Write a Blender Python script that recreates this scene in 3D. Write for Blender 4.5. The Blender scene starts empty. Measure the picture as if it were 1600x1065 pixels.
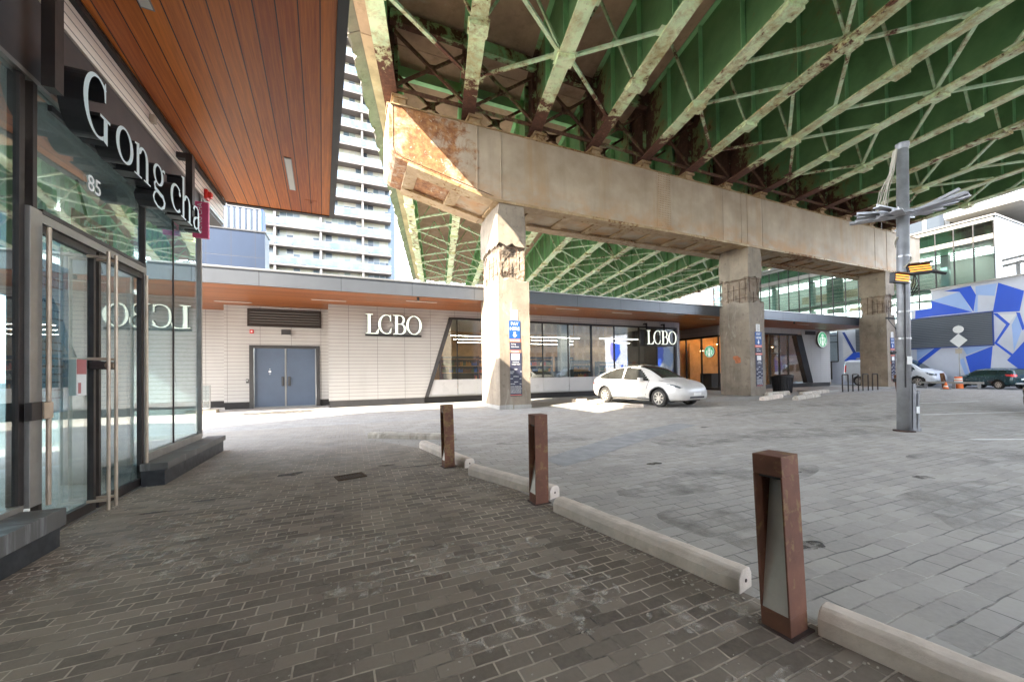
import bpy, bmesh, math, random
from mathutils import Vector, Matrix
random.seed(7)
SC = bpy.context.scene
COL = SC.collection
PI = math.pi

# ------------------------------------------------------------------ mesh builder
class MB:
    def __init__(s): s.v = []; s.f = []; s.m = []
    def add(s, vs, fs, mi=0):
        o = len(s.v); s.v += [tuple(p) for p in vs]
        s.f += [tuple(i + o for i in f) for f in fs]
        s.m += [mi] * len(fs) if isinstance(mi, int) else list(mi)
        return s
    def box(s, x0, y0, z0, x1, y1, z1, mi=0):
        x0, x1 = min(x0, x1), max(x0, x1); y0, y1 = min(y0, y1), max(y0, y1); z0, z1 = min(z0, z1), max(z0, z1)
        v = [(x0,y0,z0),(x1,y0,z0),(x1,y1,z0),(x0,y1,z0),(x0,y0,z1),(x1,y0,z1),(x1,y1,z1),(x0,y1,z1)]
        return s.add(v, [(0,3,2,1),(4,5,6,7),(0,1,5,4),(1,2,6,5),(2,3,7,6),(3,0,4,7)], mi)
    def obox(s, c, ax, ay, az, mi=0):
        c, ax, ay, az = Vector(c), Vector(ax), Vector(ay), Vector(az)
        v = [c + ax*i + ay*j + az*k for k in (-1,1) for i, j in ((-1,-1),(1,-1),(1,1),(-1,1))]
        fs = [(0,3,2,1),(4,5,6,7),(0,1,5,4),(1,2,6,5),(2,3,7,6),(3,0,4,7)]
        if ax.cross(ay).dot(az) < 0: fs = [f[::-1] for f in fs]
        return s.add(v, fs, mi)
    def bar(s, p, q, w, h, mi=0, up=(0,0,1)):
        p, q = Vector(p), Vector(q); d = (q - p); L = d.length
        if L < 1e-6: return s
        d /= L; up = Vector(up)
        sd = d.cross(up)
        if sd.length < 1e-4: sd = d.cross(Vector((1,0,0)))
        sd.normalize(); u = sd.cross(d)
        return s.obox((p+q)/2, d*L/2, sd*w/2, u*h/2, mi)
    def tube(s, p, q, r0, r1=None, n=12, mi=0, caps=True):
        r1 = r0 if r1 is None else r1
        p, q = Vector(p), Vector(q); d = (q-p).normalized()
        a = d.cross(Vector((0,0,1)))
        if a.length < 1e-3: a = Vector((1,0,0))
        a.normalize(); b = d.cross(a)
        v = []; 
        for c, r in ((p, r0), (q, r1)):
            for i in range(n):
                t = 2*PI*i/n; v.append(c + a*math.cos(t)*r + b*math.sin(t)*r)
        f = [(i, (i+1) % n, n+(i+1) % n, n+i) for i in range(n)]
        if caps: f += [tuple(range(n))[::-1], tuple(range(n, 2*n))]
        return s.add(v, f, mi)
    def path(s, pts, r, n=8, mi=0):
        for a, b in zip(pts, pts[1:]): s.tube(a, b, r, r, n, mi)
        return s
    def prism(s, poly, o, u, v, n, mi=0, side=None):
        # polygon (2d) in the plane o + a*u + b*v, thickened along the vector n
        o, u, v, n = Vector(o), Vector(u), Vector(v), Vector(n); k = len(poly)
        A = sum(poly[i][0]*poly[(i+1) % k][1] - poly[(i+1) % k][0]*poly[i][1] for i in range(k))
        if (A > 0) != (u.cross(v).dot(n) > 0): poly = poly[::-1]
        vs = [o + u*a + v*b for a, b in poly] + [o + u*a + v*b + n for a, b in poly]
        fs = [tuple(range(k))[::-1], tuple(range(k, 2*k))] + [(i, (i+1) % k, k+(i+1) % k, k+i) for i in range(k)]
        sd = mi if side is None else side
        return s.add(vs, fs, [sd, mi] + [sd]*k)
    def lathe(s, prof, o, axis='Z', n=32, mi=0):
        # prof: list of (r, h); axis through o
        o = Vector(o); vs = []; fs = []
        for r, h in prof:
            for i in range(n):
                t = 2*PI*i/n; c, d = r*math.cos(t), r*math.sin(t)
                vs.append(o + (Vector((c, d, h)) if axis == 'Z' else Vector((d, h, c)) if axis == 'Y' else Vector((h, c, d))))
        for j in range(len(prof)-1):
            for i in range(n):
                fs.append((j*n+i, j*n+(i+1) % n, (j+1)*n+(i+1) % n, (j+1)*n+i))
        return s.add(vs, fs, mi)
    def mesh(s, me, M, mi=0):
        vs = [M @ v.co for v in me.vertices]; fs = [tuple(p.vertices) for p in me.polygons]
        return s.add(vs, fs, mi)
    def build(s, name, mats, parent=None, smooth=False, bevel=0, seg=2, loc=None):
        me = bpy.data.meshes.new(name)
        me.from_pydata([tuple(p) for p in s.v], [], s.f)
        if not isinstance(mats, (list, tuple)): mats = [mats]
        for m in mats: me.materials.append(m)
        if len(mats) > 1:
            me.polygons.foreach_set('material_index', s.m)
        if smooth:
            me.polygons.foreach_set('use_smooth', [True]*len(me.polygons))
        me.update()
        o = bpy.data.objects.new(name, me); COL.objects.link(o)
        if parent is not None: o.parent = parent
        if loc is not None: o.location = loc
        if bevel:
            b = o.modifiers.new('edge', 'BEVEL'); b.width = bevel; b.segments = seg; b.limit_method = 'ANGLE'; b.angle_limit = 0.6
        return o

def fixn(o):
    bm = bmesh.new(); bm.from_mesh(o.data); bmesh.ops.recalc_face_normals(bm, faces=bm.faces); bm.to_mesh(o.data); bm.free(); return o

def tag(o, label=None, cat=None, group=None, kind=None):
    if label: o['label'] = label
    if cat: o['category'] = cat
    if group: o['group'] = group
    if kind: o['kind'] = kind
    return o

def thing(name, label, cat, loc=(0,0,0), rz=0, group=None):
    o = bpy.data.objects.new(name, None); COL.objects.link(o)
    o.empty_display_size = 0.2; o.location = loc; o.rotation_euler = (0,0,rz)
    return tag(o, label, cat, group, 'thing')

CH = {}
def copy_tree(o, parent=None):
    c = o.copy(); COL.objects.link(c)
    if parent is not None: c.parent = parent
    for ch in [x for x in COL.objects if x.parent == o]:
        copy_tree(ch, c)
    return c

def text_mesh(t, size=1.0, align='LEFT'):
    cu = bpy.data.curves.new('lettering', 'FONT'); cu.body = t; cu.size = size; cu.align_x = align
    cu.resolution_u = 3; cu.extrude = 0.002
    ob = bpy.data.objects.new('lettering', cu); COL.objects.link(ob)
    dg = bpy.context.evaluated_depsgraph_get(); dg.update()
    me = bpy.data.meshes.new_from_object(ob.evaluated_get(dg))
    bpy.data.objects.remove(ob); bpy.data.curves.remove(cu)
    return me

def frame(o, u, v):
    u, v = Vector(u).normalized(), Vector(v).normalized(); n = u.cross(v)
    return Matrix(((u.x, v.x, n.x, o[0]), (u.y, v.y, n.y, o[1]), (u.z, v.z, n.z, o[2]), (0,0,0,1)))

# serif lettering from strokes of changing width
def arc(cx, cz, rx, rz, a0, a1, thick, thin, n=26, pw=1.6):
    out = []
    for i in range(n+1):
        t = math.radians(a0 + (a1-a0)*i/n); c, s_ = math.cos(t), math.sin(t)
        out.append((cx + rx*c, cz + rz*s_, thin + (thick-thin)*abs(c)**pw))
    return out
def glyph(ch):
    # strokes: ('s', [(x,z,w),...], closed) ribbons or ('p', polygon)
    T, t = .135, .04
    if ch == 'L': return .66, [('p', [(.1,.03),(.25,.03),(.25,.97),(.1,.97)]), ('p', [(.0,.955),(.36,.955),(.36,1.),(.0,1.)]), ('p', [(0,0),(.62,0),(.67,.26),(.63,.26),(.5,.07),(.42,.045),(0,.045)])]
    if ch == 'C': return .82, [('s', arc(.43,.5,.36,.475,52,310,T,t), 0), ('p', [(.62,.66),(.665,.66),(.665,1.),(.63,1.),(.6,.9)]), ('p', [(.64,.12),(.70,.30),(.66,.31),(.57,.14)])]
    if ch == 'B': return .72, [('p', [(.1,.03),(.25,.03),(.25,.97),(.1,.97)]), ('p', [(0,.955),(.36,.955),(.36,1.),(0,1.)]), ('p', [(0,0),(.4,0),(.4,.045),(0,.045)]),
        ('s', [(.3,.978,t)] + arc(.36,.755,.2,.22,90,-90,T*.9,t) + [(.2,.535,t)], 0), ('s', [(.2,.535,t)] + arc(.38,.28,.24,.258,90,-90,T,t) + [(.3,.022,t)], 0)]
    if ch == 'O': return .86, [('s', arc(.43,.5,.36,.475,0,360,T,t)[:-1], 1)]
    if ch == 'G': return .9, [('s', arc(.45,.5,.38,.475,50,300,T,t), 0), ('p', [(.66,.68),(.70,.68),(.70,1.),(.665,1.),(.63,.9)]), ('p', [(.62,.03),(.75,.0),(.75,.40),(.62,.40)]), ('p', [(.5,.385),(.84,.385),(.84,.43),(.5,.43)])]
    w, h = .11, .04
    if ch == 'o': return .62, [('s', arc(.3,.32,.24,.3,0,360,w,h)[:-1], 1)]
    if ch == 'c': return .54, [('s', arc(.3,.32,.24,.3,50,315,w,h), 0), ('s', [(.44,.53,.06),(.46,.48,.11),(.44,.43,.06)], 0)]
    if ch == 'n': return .7, [('p', [(.1,.02),(.2,.02),(.2,.64),(.03,.6),(.03,.575),(.1,.57)]), ('p', [(.01,0),(.3,0),(.3,.03),(.01,.03)]), ('s', [(.19,.45,h)] + arc(.36,.42,.15,.19,150,0,w,h), 0), ('p', [(.455,.02),(.565,.02),(.565,.43),(.455,.43)]), ('p', [(.37,0),(.66,0),(.66,.03),(.37,.03)])]
    if ch == 'h': return .7, [('p', [(.1,.02),(.2,.02),(.2,1.02),(.03,.98),(.03,.955),(.1,.95)]), ('p', [(.01,0),(.3,0),(.3,.03),(.01,.03)]), ('s', [(.19,.45,h)] + arc(.36,.42,.15,.19,150,0,w,h), 0), ('p', [(.455,.02),(.565,.02),(.565,.43),(.455,.43)]), ('p', [(.37,0),(.66,0),(.66,.03),(.37,.03)])]
    if ch == 'a': return .6, [('s', [(.1,.48,.09),(.13,.56,.07),(.2,.605,.045),(.3,.61,.05),(.38,.56,.09),(.4,.46,.1),(.4,.12,.1),(.43,.05,.07),(.5,.03,.04),(.55,.07,.03)], 0), ('s', [(.4,.38,.035),(.25,.33,.05),(.13,.25,.09),(.1,.15,.1),(.15,.05,.08),(.24,.03,.05),(.34,.08,.035),(.4,.16,.03)], 0)]
    if ch == 'g': return .62, [('s', arc(.27,.42,.17,.2,0,360,.09,.035)[:-1], 1), ('s', [(.4,.55,.03),(.47,.61,.05),(.54,.6,.075)], 0), ('s', [(.17,.25,.04),(.1,.17,.06),(.13,.08,.08),(.3,.05,.09),(.45,.03,.09),(.53,-.06,.08),(.5,-.17,.07),(.38,-.25,.045),(.24,-.26,.045),(.1,-.2,.06),(.06,-.12,.06),(.1,-.03,.045),(.18,.04,.035)], 0)]
    return .35, []
def add_glyph(mb, ch, M, d, face=0, side=1):
    # letter in the local x/z plane of M (x right, y up), standing d proud along local z
    adv, st = glyph(ch)
    X, Y, Z = M.col[0].xyz, M.col[1].xyz, M.col[2].xyz; o = M.translation
    Zn = Z.normalized()
    for i, k in enumerate(st):
        dd = Zn*(d + .0006*i)
        if k[0] == 'p':
            mb.prism(k[1], o, X, Y, dd, face, side)
        else:
            pts, closed = k[1], k[2]; n = len(pts); vs = []
            for i in range(n):
                if closed: a, b = pts[i-1], pts[(i+1) % n]
                else: a, b = pts[max(i-1,0)], pts[min(i+1,n-1)]
                tx, tz = b[0]-a[0], b[1]-a[1]; l = math.hypot(tx, tz) or 1
                nx, nz = -tz/l, tx/l; x, z, w = pts[i]
                for sgn in (1,-1):
                    p = o + X*(x+nx*w/2*sgn) + Y*(z+nz*w/2*sgn); vs += [p, p+dd]
            fs = []; mi = []
            for i in range(n if closed else n-1):
                a = 4*i; b = 4*((i+1) % n)
                fs += [(a+1,b+1,b+3,a+3),(a,a+2,b+2,b),(a,b,b+1,a+1),(a+2,a+3,b+3,b+2)]; mi += [face, side, side, side]
            if not closed:
                fs += [(0,1,3,2),(4*n-4,4*n-2,4*n-1,4*n-3)]; mi += [side, side]
            mb.add(vs, fs, mi)
    return adv

# ------------------------------------------------------------------ materials
class NT:
    def __init__(s, name):
        s.mat = bpy.data.materials.new(name); s.mat.use_nodes = True
        s.t = s.mat.node_tree; s.N = s.t.nodes; s.L = s.t.links
        s.b = s.N['Principled BSDF']; s.out = s.N['Material Output']
        s._pos = None; s._obj = None
    def put(s, sock, v):
        if isinstance(v, bpy.types.NodeSocket): s.L.new(v, sock)
        elif isinstance(v, (tuple, list)) and len(v) == 3 and sock.type == 'RGBA': sock.default_value = (*v, 1)
        else: sock.default_value = v
    def new(s, typ, ins=None, **kw):
        n = s.N.new(typ)
        for k, v in kw.items(): setattr(n, k, v)
        for k, v in (ins or {}).items(): s.put(n.inputs[k], v)
        return n
    def pos(s):
        if s._pos is None: s._pos = s.new('ShaderNodeNewGeometry').outputs['Position']
        return s._pos
    def obj(s):
        if s._obj is None: s._obj = s.new('ShaderNodeTexCoord').outputs['Object']
        return s._obj
    def xyz(s, v=None):
        n = s.new('ShaderNodeSeparateXYZ', {0: v if v is not None else s.pos()}); return n.outputs
    def math(s, op, a, b=None, c=None, clamp=False):
        n = s.new('ShaderNodeMath', operation=op); n.use_clamp = clamp
        for i, x in enumerate((a, b, c)):
            if x is not None: s.put(n.inputs[i], x)
        return n.outputs[0]
    def vmul(s, v, k): return s.new('ShaderNodeVectorMath', {0: v, 1: k}, operation='MULTIPLY').outputs[0]
    def noise(s, scale, detail=4, rough=.55, v=None, stretch=None, dist=0):
        v = v if v is not None else s.pos()
        if stretch: v = s.vmul(v, stretch)
        n = s.new('ShaderNodeTexNoise', {'Vector': v, 'Scale': scale, 'Detail': detail, 'Roughness': rough, 'Distortion': dist})
        return n.outputs['Fac']
    def ramp(s, f, stops, mode='LINEAR'):
        n = s.new('ShaderNodeValToRGB', {0: f}); e = n.color_ramp.elements; n.color_ramp.interpolation = mode
        while len(e) < len(stops): e.new(.5)
        for el, (p, c) in zip(e, stops):
            el.position = p; el.color = (c, c, c, 1) if isinstance(c, (int, float)) else (*c, 1)
        return n.outputs[0]
    def step(s, f, a, b): # smooth 0..1 between a and b
        n = s.new('ShaderNodeMapRange', {0: f, 1: a, 2: b, 3: 0., 4: 1.}); n.clamp = True; return n.outputs[0]
    def mix(s, f, a, b, typ='MIX'):
        n = s.new('ShaderNodeMix', data_type='RGBA', blend_type=typ)
        s.put(n.inputs[0], f); s.put(n.inputs[6], a); s.put(n.inputs[7], b); return n.outputs[2]
    def col(s, c): s.put(s.b.inputs['Base Color'], c); return s
    def set(s, **k):
        for a, v in k.items(): s.put(s.b.inputs[a.replace('_', ' ')], v)
        return s
    def bump(s, h, strength=.4, dist=.01):
        n = s.new('ShaderNodeBump', {'Height': h, 'Strength': strength, 'Distance': dist}); s.L.new(n.outputs[0], s.b.inputs['Normal']); return s
    def fl(s, v, period, width, off=0.):  # 1 on thin lines every 'period'
        a = s.math('ADD', v, off); a = s.math('PINGPONG', a, period/2)
        return s.math('LESS_THAN', a, width/2)

def plain(name, c, rough=.6, metal=0, var=.12, scale=3, bump=0, coat=0, spec=.5, objc=False, fine=0):
    n = NT(name); v = n.obj() if objc else n.pos()
    f = n.noise(scale, 5, .6, v)
    lo = tuple(x*(1-var) for x in c); hi = tuple(min(1, x*(1+var)) for x in c)
    n.col(n.ramp(f, [(.3, lo), (.7, hi)]))
    n.set(Roughness=n.math('ADD', n.math('MULTIPLY', n.noise(scale*2.3, 3, .5, v), .2), rough-.1), Metallic=metal)
    n.b.inputs['Specular IOR Level'].default_value = spec
    if coat: n.set(Coat_Weight=coat); n.b.inputs['Coat Roughness'].default_value = .08
    if bump: n.bump(n.noise(fine or scale*12, 4, .6, v), bump, .01)
    return n.mat

def emit(name, c, s):
    n = NT(name); n.col(tuple(x*.5 for x in c)); n.b.inputs['Emission Color'].default_value = (*c, 1); n.b.inputs['Emission Strength'].default_value = s
    return n.mat

def glass(name, tint=(.8,.88,.87), refl=1.0, f0=.08, dirt=.04):
    # thin architectural glazing: clear transmission with real Fresnel mirror on top
    n = NT(name); n.N.remove(n.b)
    tr = n.new('ShaderNodeBsdfTransparent', {'Color': tint})
    gl = n.new('ShaderNodeBsdfGlossy', {'Color': (.95,.98,1.), 'Roughness': .012})
    wob = n.noise(.9, 2, .5); bp = n.new('ShaderNodeBump', {'Height': wob, 'Strength': .05, 'Distance': .05}); n.L.new(bp.outputs[0], gl.inputs['Normal'])
    fc = n.new('ShaderNodeLayerWeight', {'Blend': .5}).outputs['Facing']
    fac = n.math('ADD', n.math('MULTIPLY', n.math('POWER', fc, 3.3), refl), f0, clamp=True)
    m = n.new('ShaderNodeMixShader'); n.put(m.inputs[0], fac); n.L.new(tr.outputs[0], m.inputs[1]); n.L.new(gl.outputs[0], m.inputs[2])
    df = n.new('ShaderNodeBsdfDiffuse', {'Color': (.5,.5,.48)})
    dm = n.math('MULTIPLY', n.step(n.noise(14, 6, .7), .45, .85), dirt*2)
    m2 = n.new('ShaderNodeMixShader'); n.put(m2.inputs[0], dm); n.L.new(m.outputs[0], m2.inputs[1]); n.L.new(df.outputs[0], m2.inputs[2])
    n.L.new(m2.outputs[0], n.out.inputs[0]); return n.mat

def m_paver(name, bw, bh, cols, mortar, rot=0., off=.5, msize=.006, dirt=(.35,.30,.24), dirtamt=.45, bump=.5, lightened=False, grit=(.32,.58)):
    n = NT(name); v = n.pos()
    # a little wander so the courses are not ruler straight
    wn = n.new('ShaderNodeTexNoise', {'Vector': v, 'Scale': 1.3, 'Detail': 2.}); 
    w = n.new('ShaderNodeVectorMath', {0: wn.outputs['Color'], 1: (.5,.5,.5)}, operation='SUBTRACT').outputs[0]
    w2 = n.new('ShaderNodeTexNoise', {'Vector': v, 'Scale': 9., 'Detail': 2.}); w2 = n.new('ShaderNodeVectorMath', {0: w2.outputs['Color'], 1: (.5,.5,.5)}, operation='SUBTRACT').outputs[0]
    v2 = n.new('ShaderNodeVectorMath', {0: n.vmul(w, (.05,.05,0)), 1: v}, operation='ADD').outputs[0]
    v2 = n.new('ShaderNodeVectorMath', {0: n.vmul(w2, (.012,.012,0)), 1: v2}, operation='ADD').outputs[0]
    mp = n.new('ShaderNodeMapping', {'Vector': v2, 'Rotation': (0,0,rot)})
    br = n.new('ShaderNodeTexBrick', {'Vector': mp.outputs[0], 'Scale': 1., 'Mortar Size': msize, 'Mortar Smooth': .35, 'Brick Width': bw, 'Row Height': bh, 'Color1': (0,0,0), 'Color2': (1,1,1), 'Mortar': (.5,.5,.5), 'Bias': 0.}, offset=off)
    base = n.ramp(br.outputs['Color'], [(0, cols[0]), (.35, cols[1]), (.7, cols[2]), (1, cols[3])])
    base = n.mix(n.math('MULTIPLY', n.step(n.noise(30, 5, .7), .35, .8), .35), base, tuple(c*1.5 for c in cols[2]))
    base = n.mix(n.math('MULTIPLY', n.step(n.noise(.8, 5, .65), .42, .7), dirtamt), base, dirt)
    base = n.mix(n.math('MULTIPLY', n.step(n.noise(.45, 6, .7, dist=.6), .55, .75), .35), base, tuple(c*.45 for c in cols[1]))
    if lightened:  # paler towards the back, partly brighter light outside the canopy put into the colour
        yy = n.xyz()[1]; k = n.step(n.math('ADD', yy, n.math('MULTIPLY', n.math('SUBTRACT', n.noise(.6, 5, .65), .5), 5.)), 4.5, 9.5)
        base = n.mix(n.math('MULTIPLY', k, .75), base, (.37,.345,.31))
    # mortar filled with pale grit, patchy
    gritm = n.math('MULTIPLY', br.outputs['Fac'], n.step(n.noise(2.2, 5, .7), *grit))
    base = n.mix(n.math('MULTIPLY', br.outputs['Fac'], .75), base, tuple(c*.35 for c in cols[0]))
    base = n.mix(gritm, base, mortar)
    sp = n.step(n.noise(55, 3, .6), .70, .76)
    base = n.mix(n.math('MULTIPLY', sp, n.step(n.noise(1.1, 4, .6), .45, .65)), base, (.42,.38,.32))
    n.col(base)
    n.set(Roughness=n.ramp(n.noise(3, 4), [(.3,.62),(.7,.88)]))
    h = n.math('SUBTRACT', n.math('MULTIPLY', n.noise(60, 5, .65), .25), n.math('MULTIPLY', br.outputs['Fac'], .9))
    h = n.math('ADD', h, n.math('MULTIPLY', br.outputs['Color'], .25))
    n.bump(h, bump, .012); return n.mat

def m_concrete(name, c=(.36,.32,.27), dark=(.16,.14,.11), streak=.5, rust=0, scale=1., objc=False, bump=.35, pits=.3):
    n = NT(name); v = n.obj() if objc else n.pos()
    a = n.noise(1.3*scale, 7, .65, v); base = n.ramp(a, [(.3, tuple(x*.72 for x in c)), (.52, c), (.75, tuple(min(1,x*1.22) for x in c))])
    st = n.noise(1.6*scale, 5, .65, v, (1,1,.12)); base = n.mix(n.math('MULTIPLY', n.step(st, .48, .72), streak), base, dark)
    bl = n.noise(3.5*scale, 6, .7, v); base = n.mix(n.math('MULTIPLY', n.step(bl, .56, .68), streak*.8), base, tuple(x*.8 for x in dark))
    ef = n.noise(2.2*scale, 5, .7, v, (1,1,.3), .5); base = n.mix(n.math('MULTIPLY', n.step(ef, .6, .72), .4), base, (.55,.52,.46))
    if rust: base = n.mix(n.math('MULTIPLY', n.step(n.noise(2.1*scale, 5, .7, v, (1,1,.25)), .55, .75), rust), base, (.25,.10,.035))
    pt = n.step(n.noise(38*scale, 3, .6, v), .66, .74); base = n.mix(n.math('MULTIPLY', pt, pits), base, tuple(x*.4 for x in dark))
    n.col(base); n.set(Roughness=.88)
    n.bump(n.math('SUBTRACT', n.noise(22*scale, 7, .7, v), n.math('MULTIPLY', pt, .5)), bump, .02); return n.mat

def m_rustpaint(name, paint, paint2, amt, rustc=(.13,.058,.036), ry=None, scale=1., rough=.55, ochre=0.):
    # old bridge paint flaking to rust; heavier near the pier (ry = distance scale)
    n = NT(name); P = n.pos(); x, y, z = n.xyz(P)
    pc = n.ramp(n.noise(.9*scale, 6, .65), [(.3, tuple(c*.7 for c in paint)), (.5, paint), (.72, paint2)])
    if ochre:
        pc = n.mix(n.math('MULTIPLY', n.step(n.noise(1.1*scale, 7, .7, P, None, .5), .47, .62), ochre), pc, (.47,.33,.13))
        pc = n.mix(n.math('MULTIPLY', n.step(n.noise(4.5*scale, 5, .7, P), .58, .68), ochre*.8), pc, (.24,.15,.06))
    f = n.noise(2.6*scale, 8, .68, P, None, .3); big = n.noise(.28, 3, .5, P, (1.,.35,1.))
    m = n.math('ADD', n.math('MULTIPLY', f, .65), n.math('MULTIPLY', big, .5))
    if ry:
        d = n.math('ABSOLUTE', n.math('SUBTRACT', y, 13.0)); near = n.math('SUBTRACT', 1., n.math('DIVIDE', d, ry), clamp=True)
        m = n.math('ADD', m, n.math('MULTIPLY', near, .38))
    mask = n.step(m, amt, amt+.035)
    halo = n.math('MULTIPLY', n.step(m, amt-.09, amt), .6)
    pc = n.mix(halo, pc, (.30,.20,.07))
    rc = n.ramp(n.noise(7*scale, 6, .7), [(.3, tuple(c*.6 for c in rustc)), (.55, rustc), (.8, tuple(c*1.9 for c in rustc))])
    n.col(n.mix(mask, pc, rc)); n.set(Roughness=n.mix(mask, (rough,)*3, (.92,)*3))
    n.bump(n.math('SUBTRACT', n.math('MULTIPLY', n.noise(30, 5, .7), .3), n.math('MULTIPLY', mask, .6)), .35, .012); return n.mat

def m_wood(name, c0, c1, rot, pw, gap=(.03,.012,.006), rough=.42, along='Y', off=0.):
    n = NT(name); mp = n.new('ShaderNodeMapping', {'Vector': n.pos(), 'Rotation': (0,0,rot)}).outputs[0]
    x, y, z = n.xyz(mp)
    a = x if along == 'Y' else y
    a = n.math('ADD', a, off)
    idx = n.math('FLOOR', n.math('DIVIDE', a, pw))
    rnd = n.new('ShaderNodeTexWhiteNoise', {'W': idx}, noise_dimensions='1D').outputs[0]
    comb = n.new('ShaderNodeCombineXYZ', {0: n.math('MULTIPLY', idx, 7.3), 1: 0., 2: 0.}).outputs[0]
    vv = n.new('ShaderNodeVectorMath', {0: mp, 1: comb}, operation='ADD').outputs[0]
    st = (14.,.5,1.) if along == 'Y' else (.5,14.,1.)
    gr = n.noise(3.2, 6, .65, vv, st); fine = n.noise(14, 4, .6, vv, st)
    f = n.math('ADD', n.math('MULTIPLY', gr, .6), n.math('ADD', n.math('MULTIPLY', rnd, .35), n.math('MULTIPLY', fine, .12)))
    col = n.ramp(f, [(.32, c0), (.78, c1)])
    line = n.fl(a, pw, .012, 0.)
    n.col(n.mix(line, col, gap)); n.set(Roughness=n.math('ADD', n.math('MULTIPLY', fine, .2), rough-.1))
    n.bump(n.math('SUBTRACT', n.math('MULTIPLY', fine, .1), line), .35, .006); return n.mat

def m_clad(name, c, period=.12, joint=1.25, off=0., zoff=0., line=(.10,.09,.085), axis='X', dirty=.2):
    n = NT(name); x, y, z = n.xyz()
    f = n.noise(1.1, 5, .6); col = n.ramp(f, [(.3, tuple(k*.93 for k in c)), (.7, c)])
    col = n.mix(n.math('MULTIPLY', n.step(n.noise(1.5, 5, .65, None, (1,1,.15)), .5, .75), dirty), col, tuple(k*.6 for k in c))
    zz = n.math('ADD', z, zoff); g = n.fl(zz, period, .014)
    j = n.fl(x if axis == 'X' else y, joint, .014, off)
    n.col(n.mix(n.math('MULTIPLY', n.math('MAXIMUM', g, j), .75), col, line)); n.set(Roughness=.45)
    ramp = n.math('DIVIDE', n.math('MODULO', n.math('ADD', zz, 100.), period), period)
    n.bump(n.math('SUBTRACT', n.math('MULTIPLY', ramp, -.5), n.math('MAXIMUM', g, j)), .35, .012); return n.mat

def m_panel(name, c, px, pz, ox=0., oz=0., rough=.4, metal=.3, axis='X', line=(.03,.03,.035), var=.08):
    n = NT(name); x, y, z = n.xyz()
    col = n.ramp(n.noise(.7, 4, .6), [(.3, tuple(k*(1-var) for k in c)), (.7, tuple(k*(1+var) for k in c))])
    st = n.noise(2.5, 5, .6, None, (1,1,.1)); col = n.mix(n.math('MULTIPLY', n.step(st, .5, .75), .15), col, tuple(k*.5 for k in c))
    g = n.fl(x if axis == 'X' else y, px, .016, ox)
    if pz: g = n.math('MAXIMUM', g, n.fl(z, pz, .016, oz))
    n.col(n.mix(g, col, line)); n.set(Roughness=rough, Metallic=metal); n.bump(n.math('MULTIPLY', g, -1.), .3, .008); return n.mat

def m_corrug(name, c, period=.1, axis='Z', rough=.45, metal=.4):
    n = NT(name); x, y, z = n.xyz(); a = {'X': x, 'Y': y, 'Z': z}[axis]
    w = n.math('PINGPONG', a, period/2); w = n.math('DIVIDE', w, period/2)
    n.col(n.mix(w, tuple(k*.45 for k in c), c)); n.set(Roughness=rough, Metallic=metal); n.bump(w, .8, .03); return n.mat

M = {}
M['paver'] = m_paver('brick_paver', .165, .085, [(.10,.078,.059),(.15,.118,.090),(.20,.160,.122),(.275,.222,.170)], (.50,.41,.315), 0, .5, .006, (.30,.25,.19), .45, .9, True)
M['lot'] = m_paver('lot_paver', .27, .135, [(.255,.232,.204),(.29,.264,.232),(.315,.287,.253),(.365,.333,.295)], (.48,.435,.375), .02, .5, .006, (.42,.375,.315), .5, .6, grit=(.44,.64))
M['asphalt'] = m_concrete('asphalt', (.17,.165,.16), (.10,.10,.10), .3)
M['slab'] = m_concrete('sidewalk_concrete', (.34,.325,.30), (.26,.25,.235), .35, pits=.15)
M['curb'] = m_concrete('parking_stop_concrete', (.66,.555,.46), (.46,.36,.26), .35, .12, 2.2, True, .3, .12)
M['curbold'] = m_concrete('old_parking_stop_concrete', (.52,.46,.38), (.20,.16,.12), .55, .25, 2.5, True, .6, .5)
M['pillar'] = m_concrete('pillar_concrete', (.27,.222,.17), (.12,.095,.072), .62, .10, 1., False, .5, .3)
M['spall'] = m_concrete('spalled_concrete', (.27,.21,.155), (.10,.075,.055), .7, .35, 2., False, 1., .6)
M['deck'] = m_concrete('deck_concrete', (.50,.33,.23), (.22,.145,.10), .5, .35, .5, False, .4, .25)
M['parapet'] = m_concrete('parapet_concrete', (.22,.19,.16), (.10,.085,.07), .6, .1, .9, False, .8, .5)
M['girder'] = m_rustpaint('green_web_paint', (.165,.335,.145), (.225,.415,.185), .79, ry=2.4, scale=.7)
M['stiff'] = m_rustpaint('green_stiffener_paint', (.34,.68,.33), (.42,.74,.39), .84, ry=2.2, scale=.7)
M['flange'] = m_rustpaint('pale_green_flange_paint', (.64,.80,.50), (.82,.86,.58), .67, ry=2.4, scale=1.3, ochre=.6)
M['brace'] = m_rustpaint('green_brace_paint', (.54,.74,.48), (.68,.80,.55), .70, ry=4.0, scale=1.5, ochre=.4)
M['rust'] = m_rustpaint('rusted_steel', (.17,.24,.11), (.26,.28,.15), .50, (.17,.085,.05), scale=1.2)
M['rebar'] = plain('rusty_rebar', (.07,.035,.022), .9, .2, .3, 20)
M['bearing'] = m_rustpaint('bearing_paint', (.36,.24,.13), (.48,.38,.25), .62, (.20,.09,.035), scale=2.5)

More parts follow.
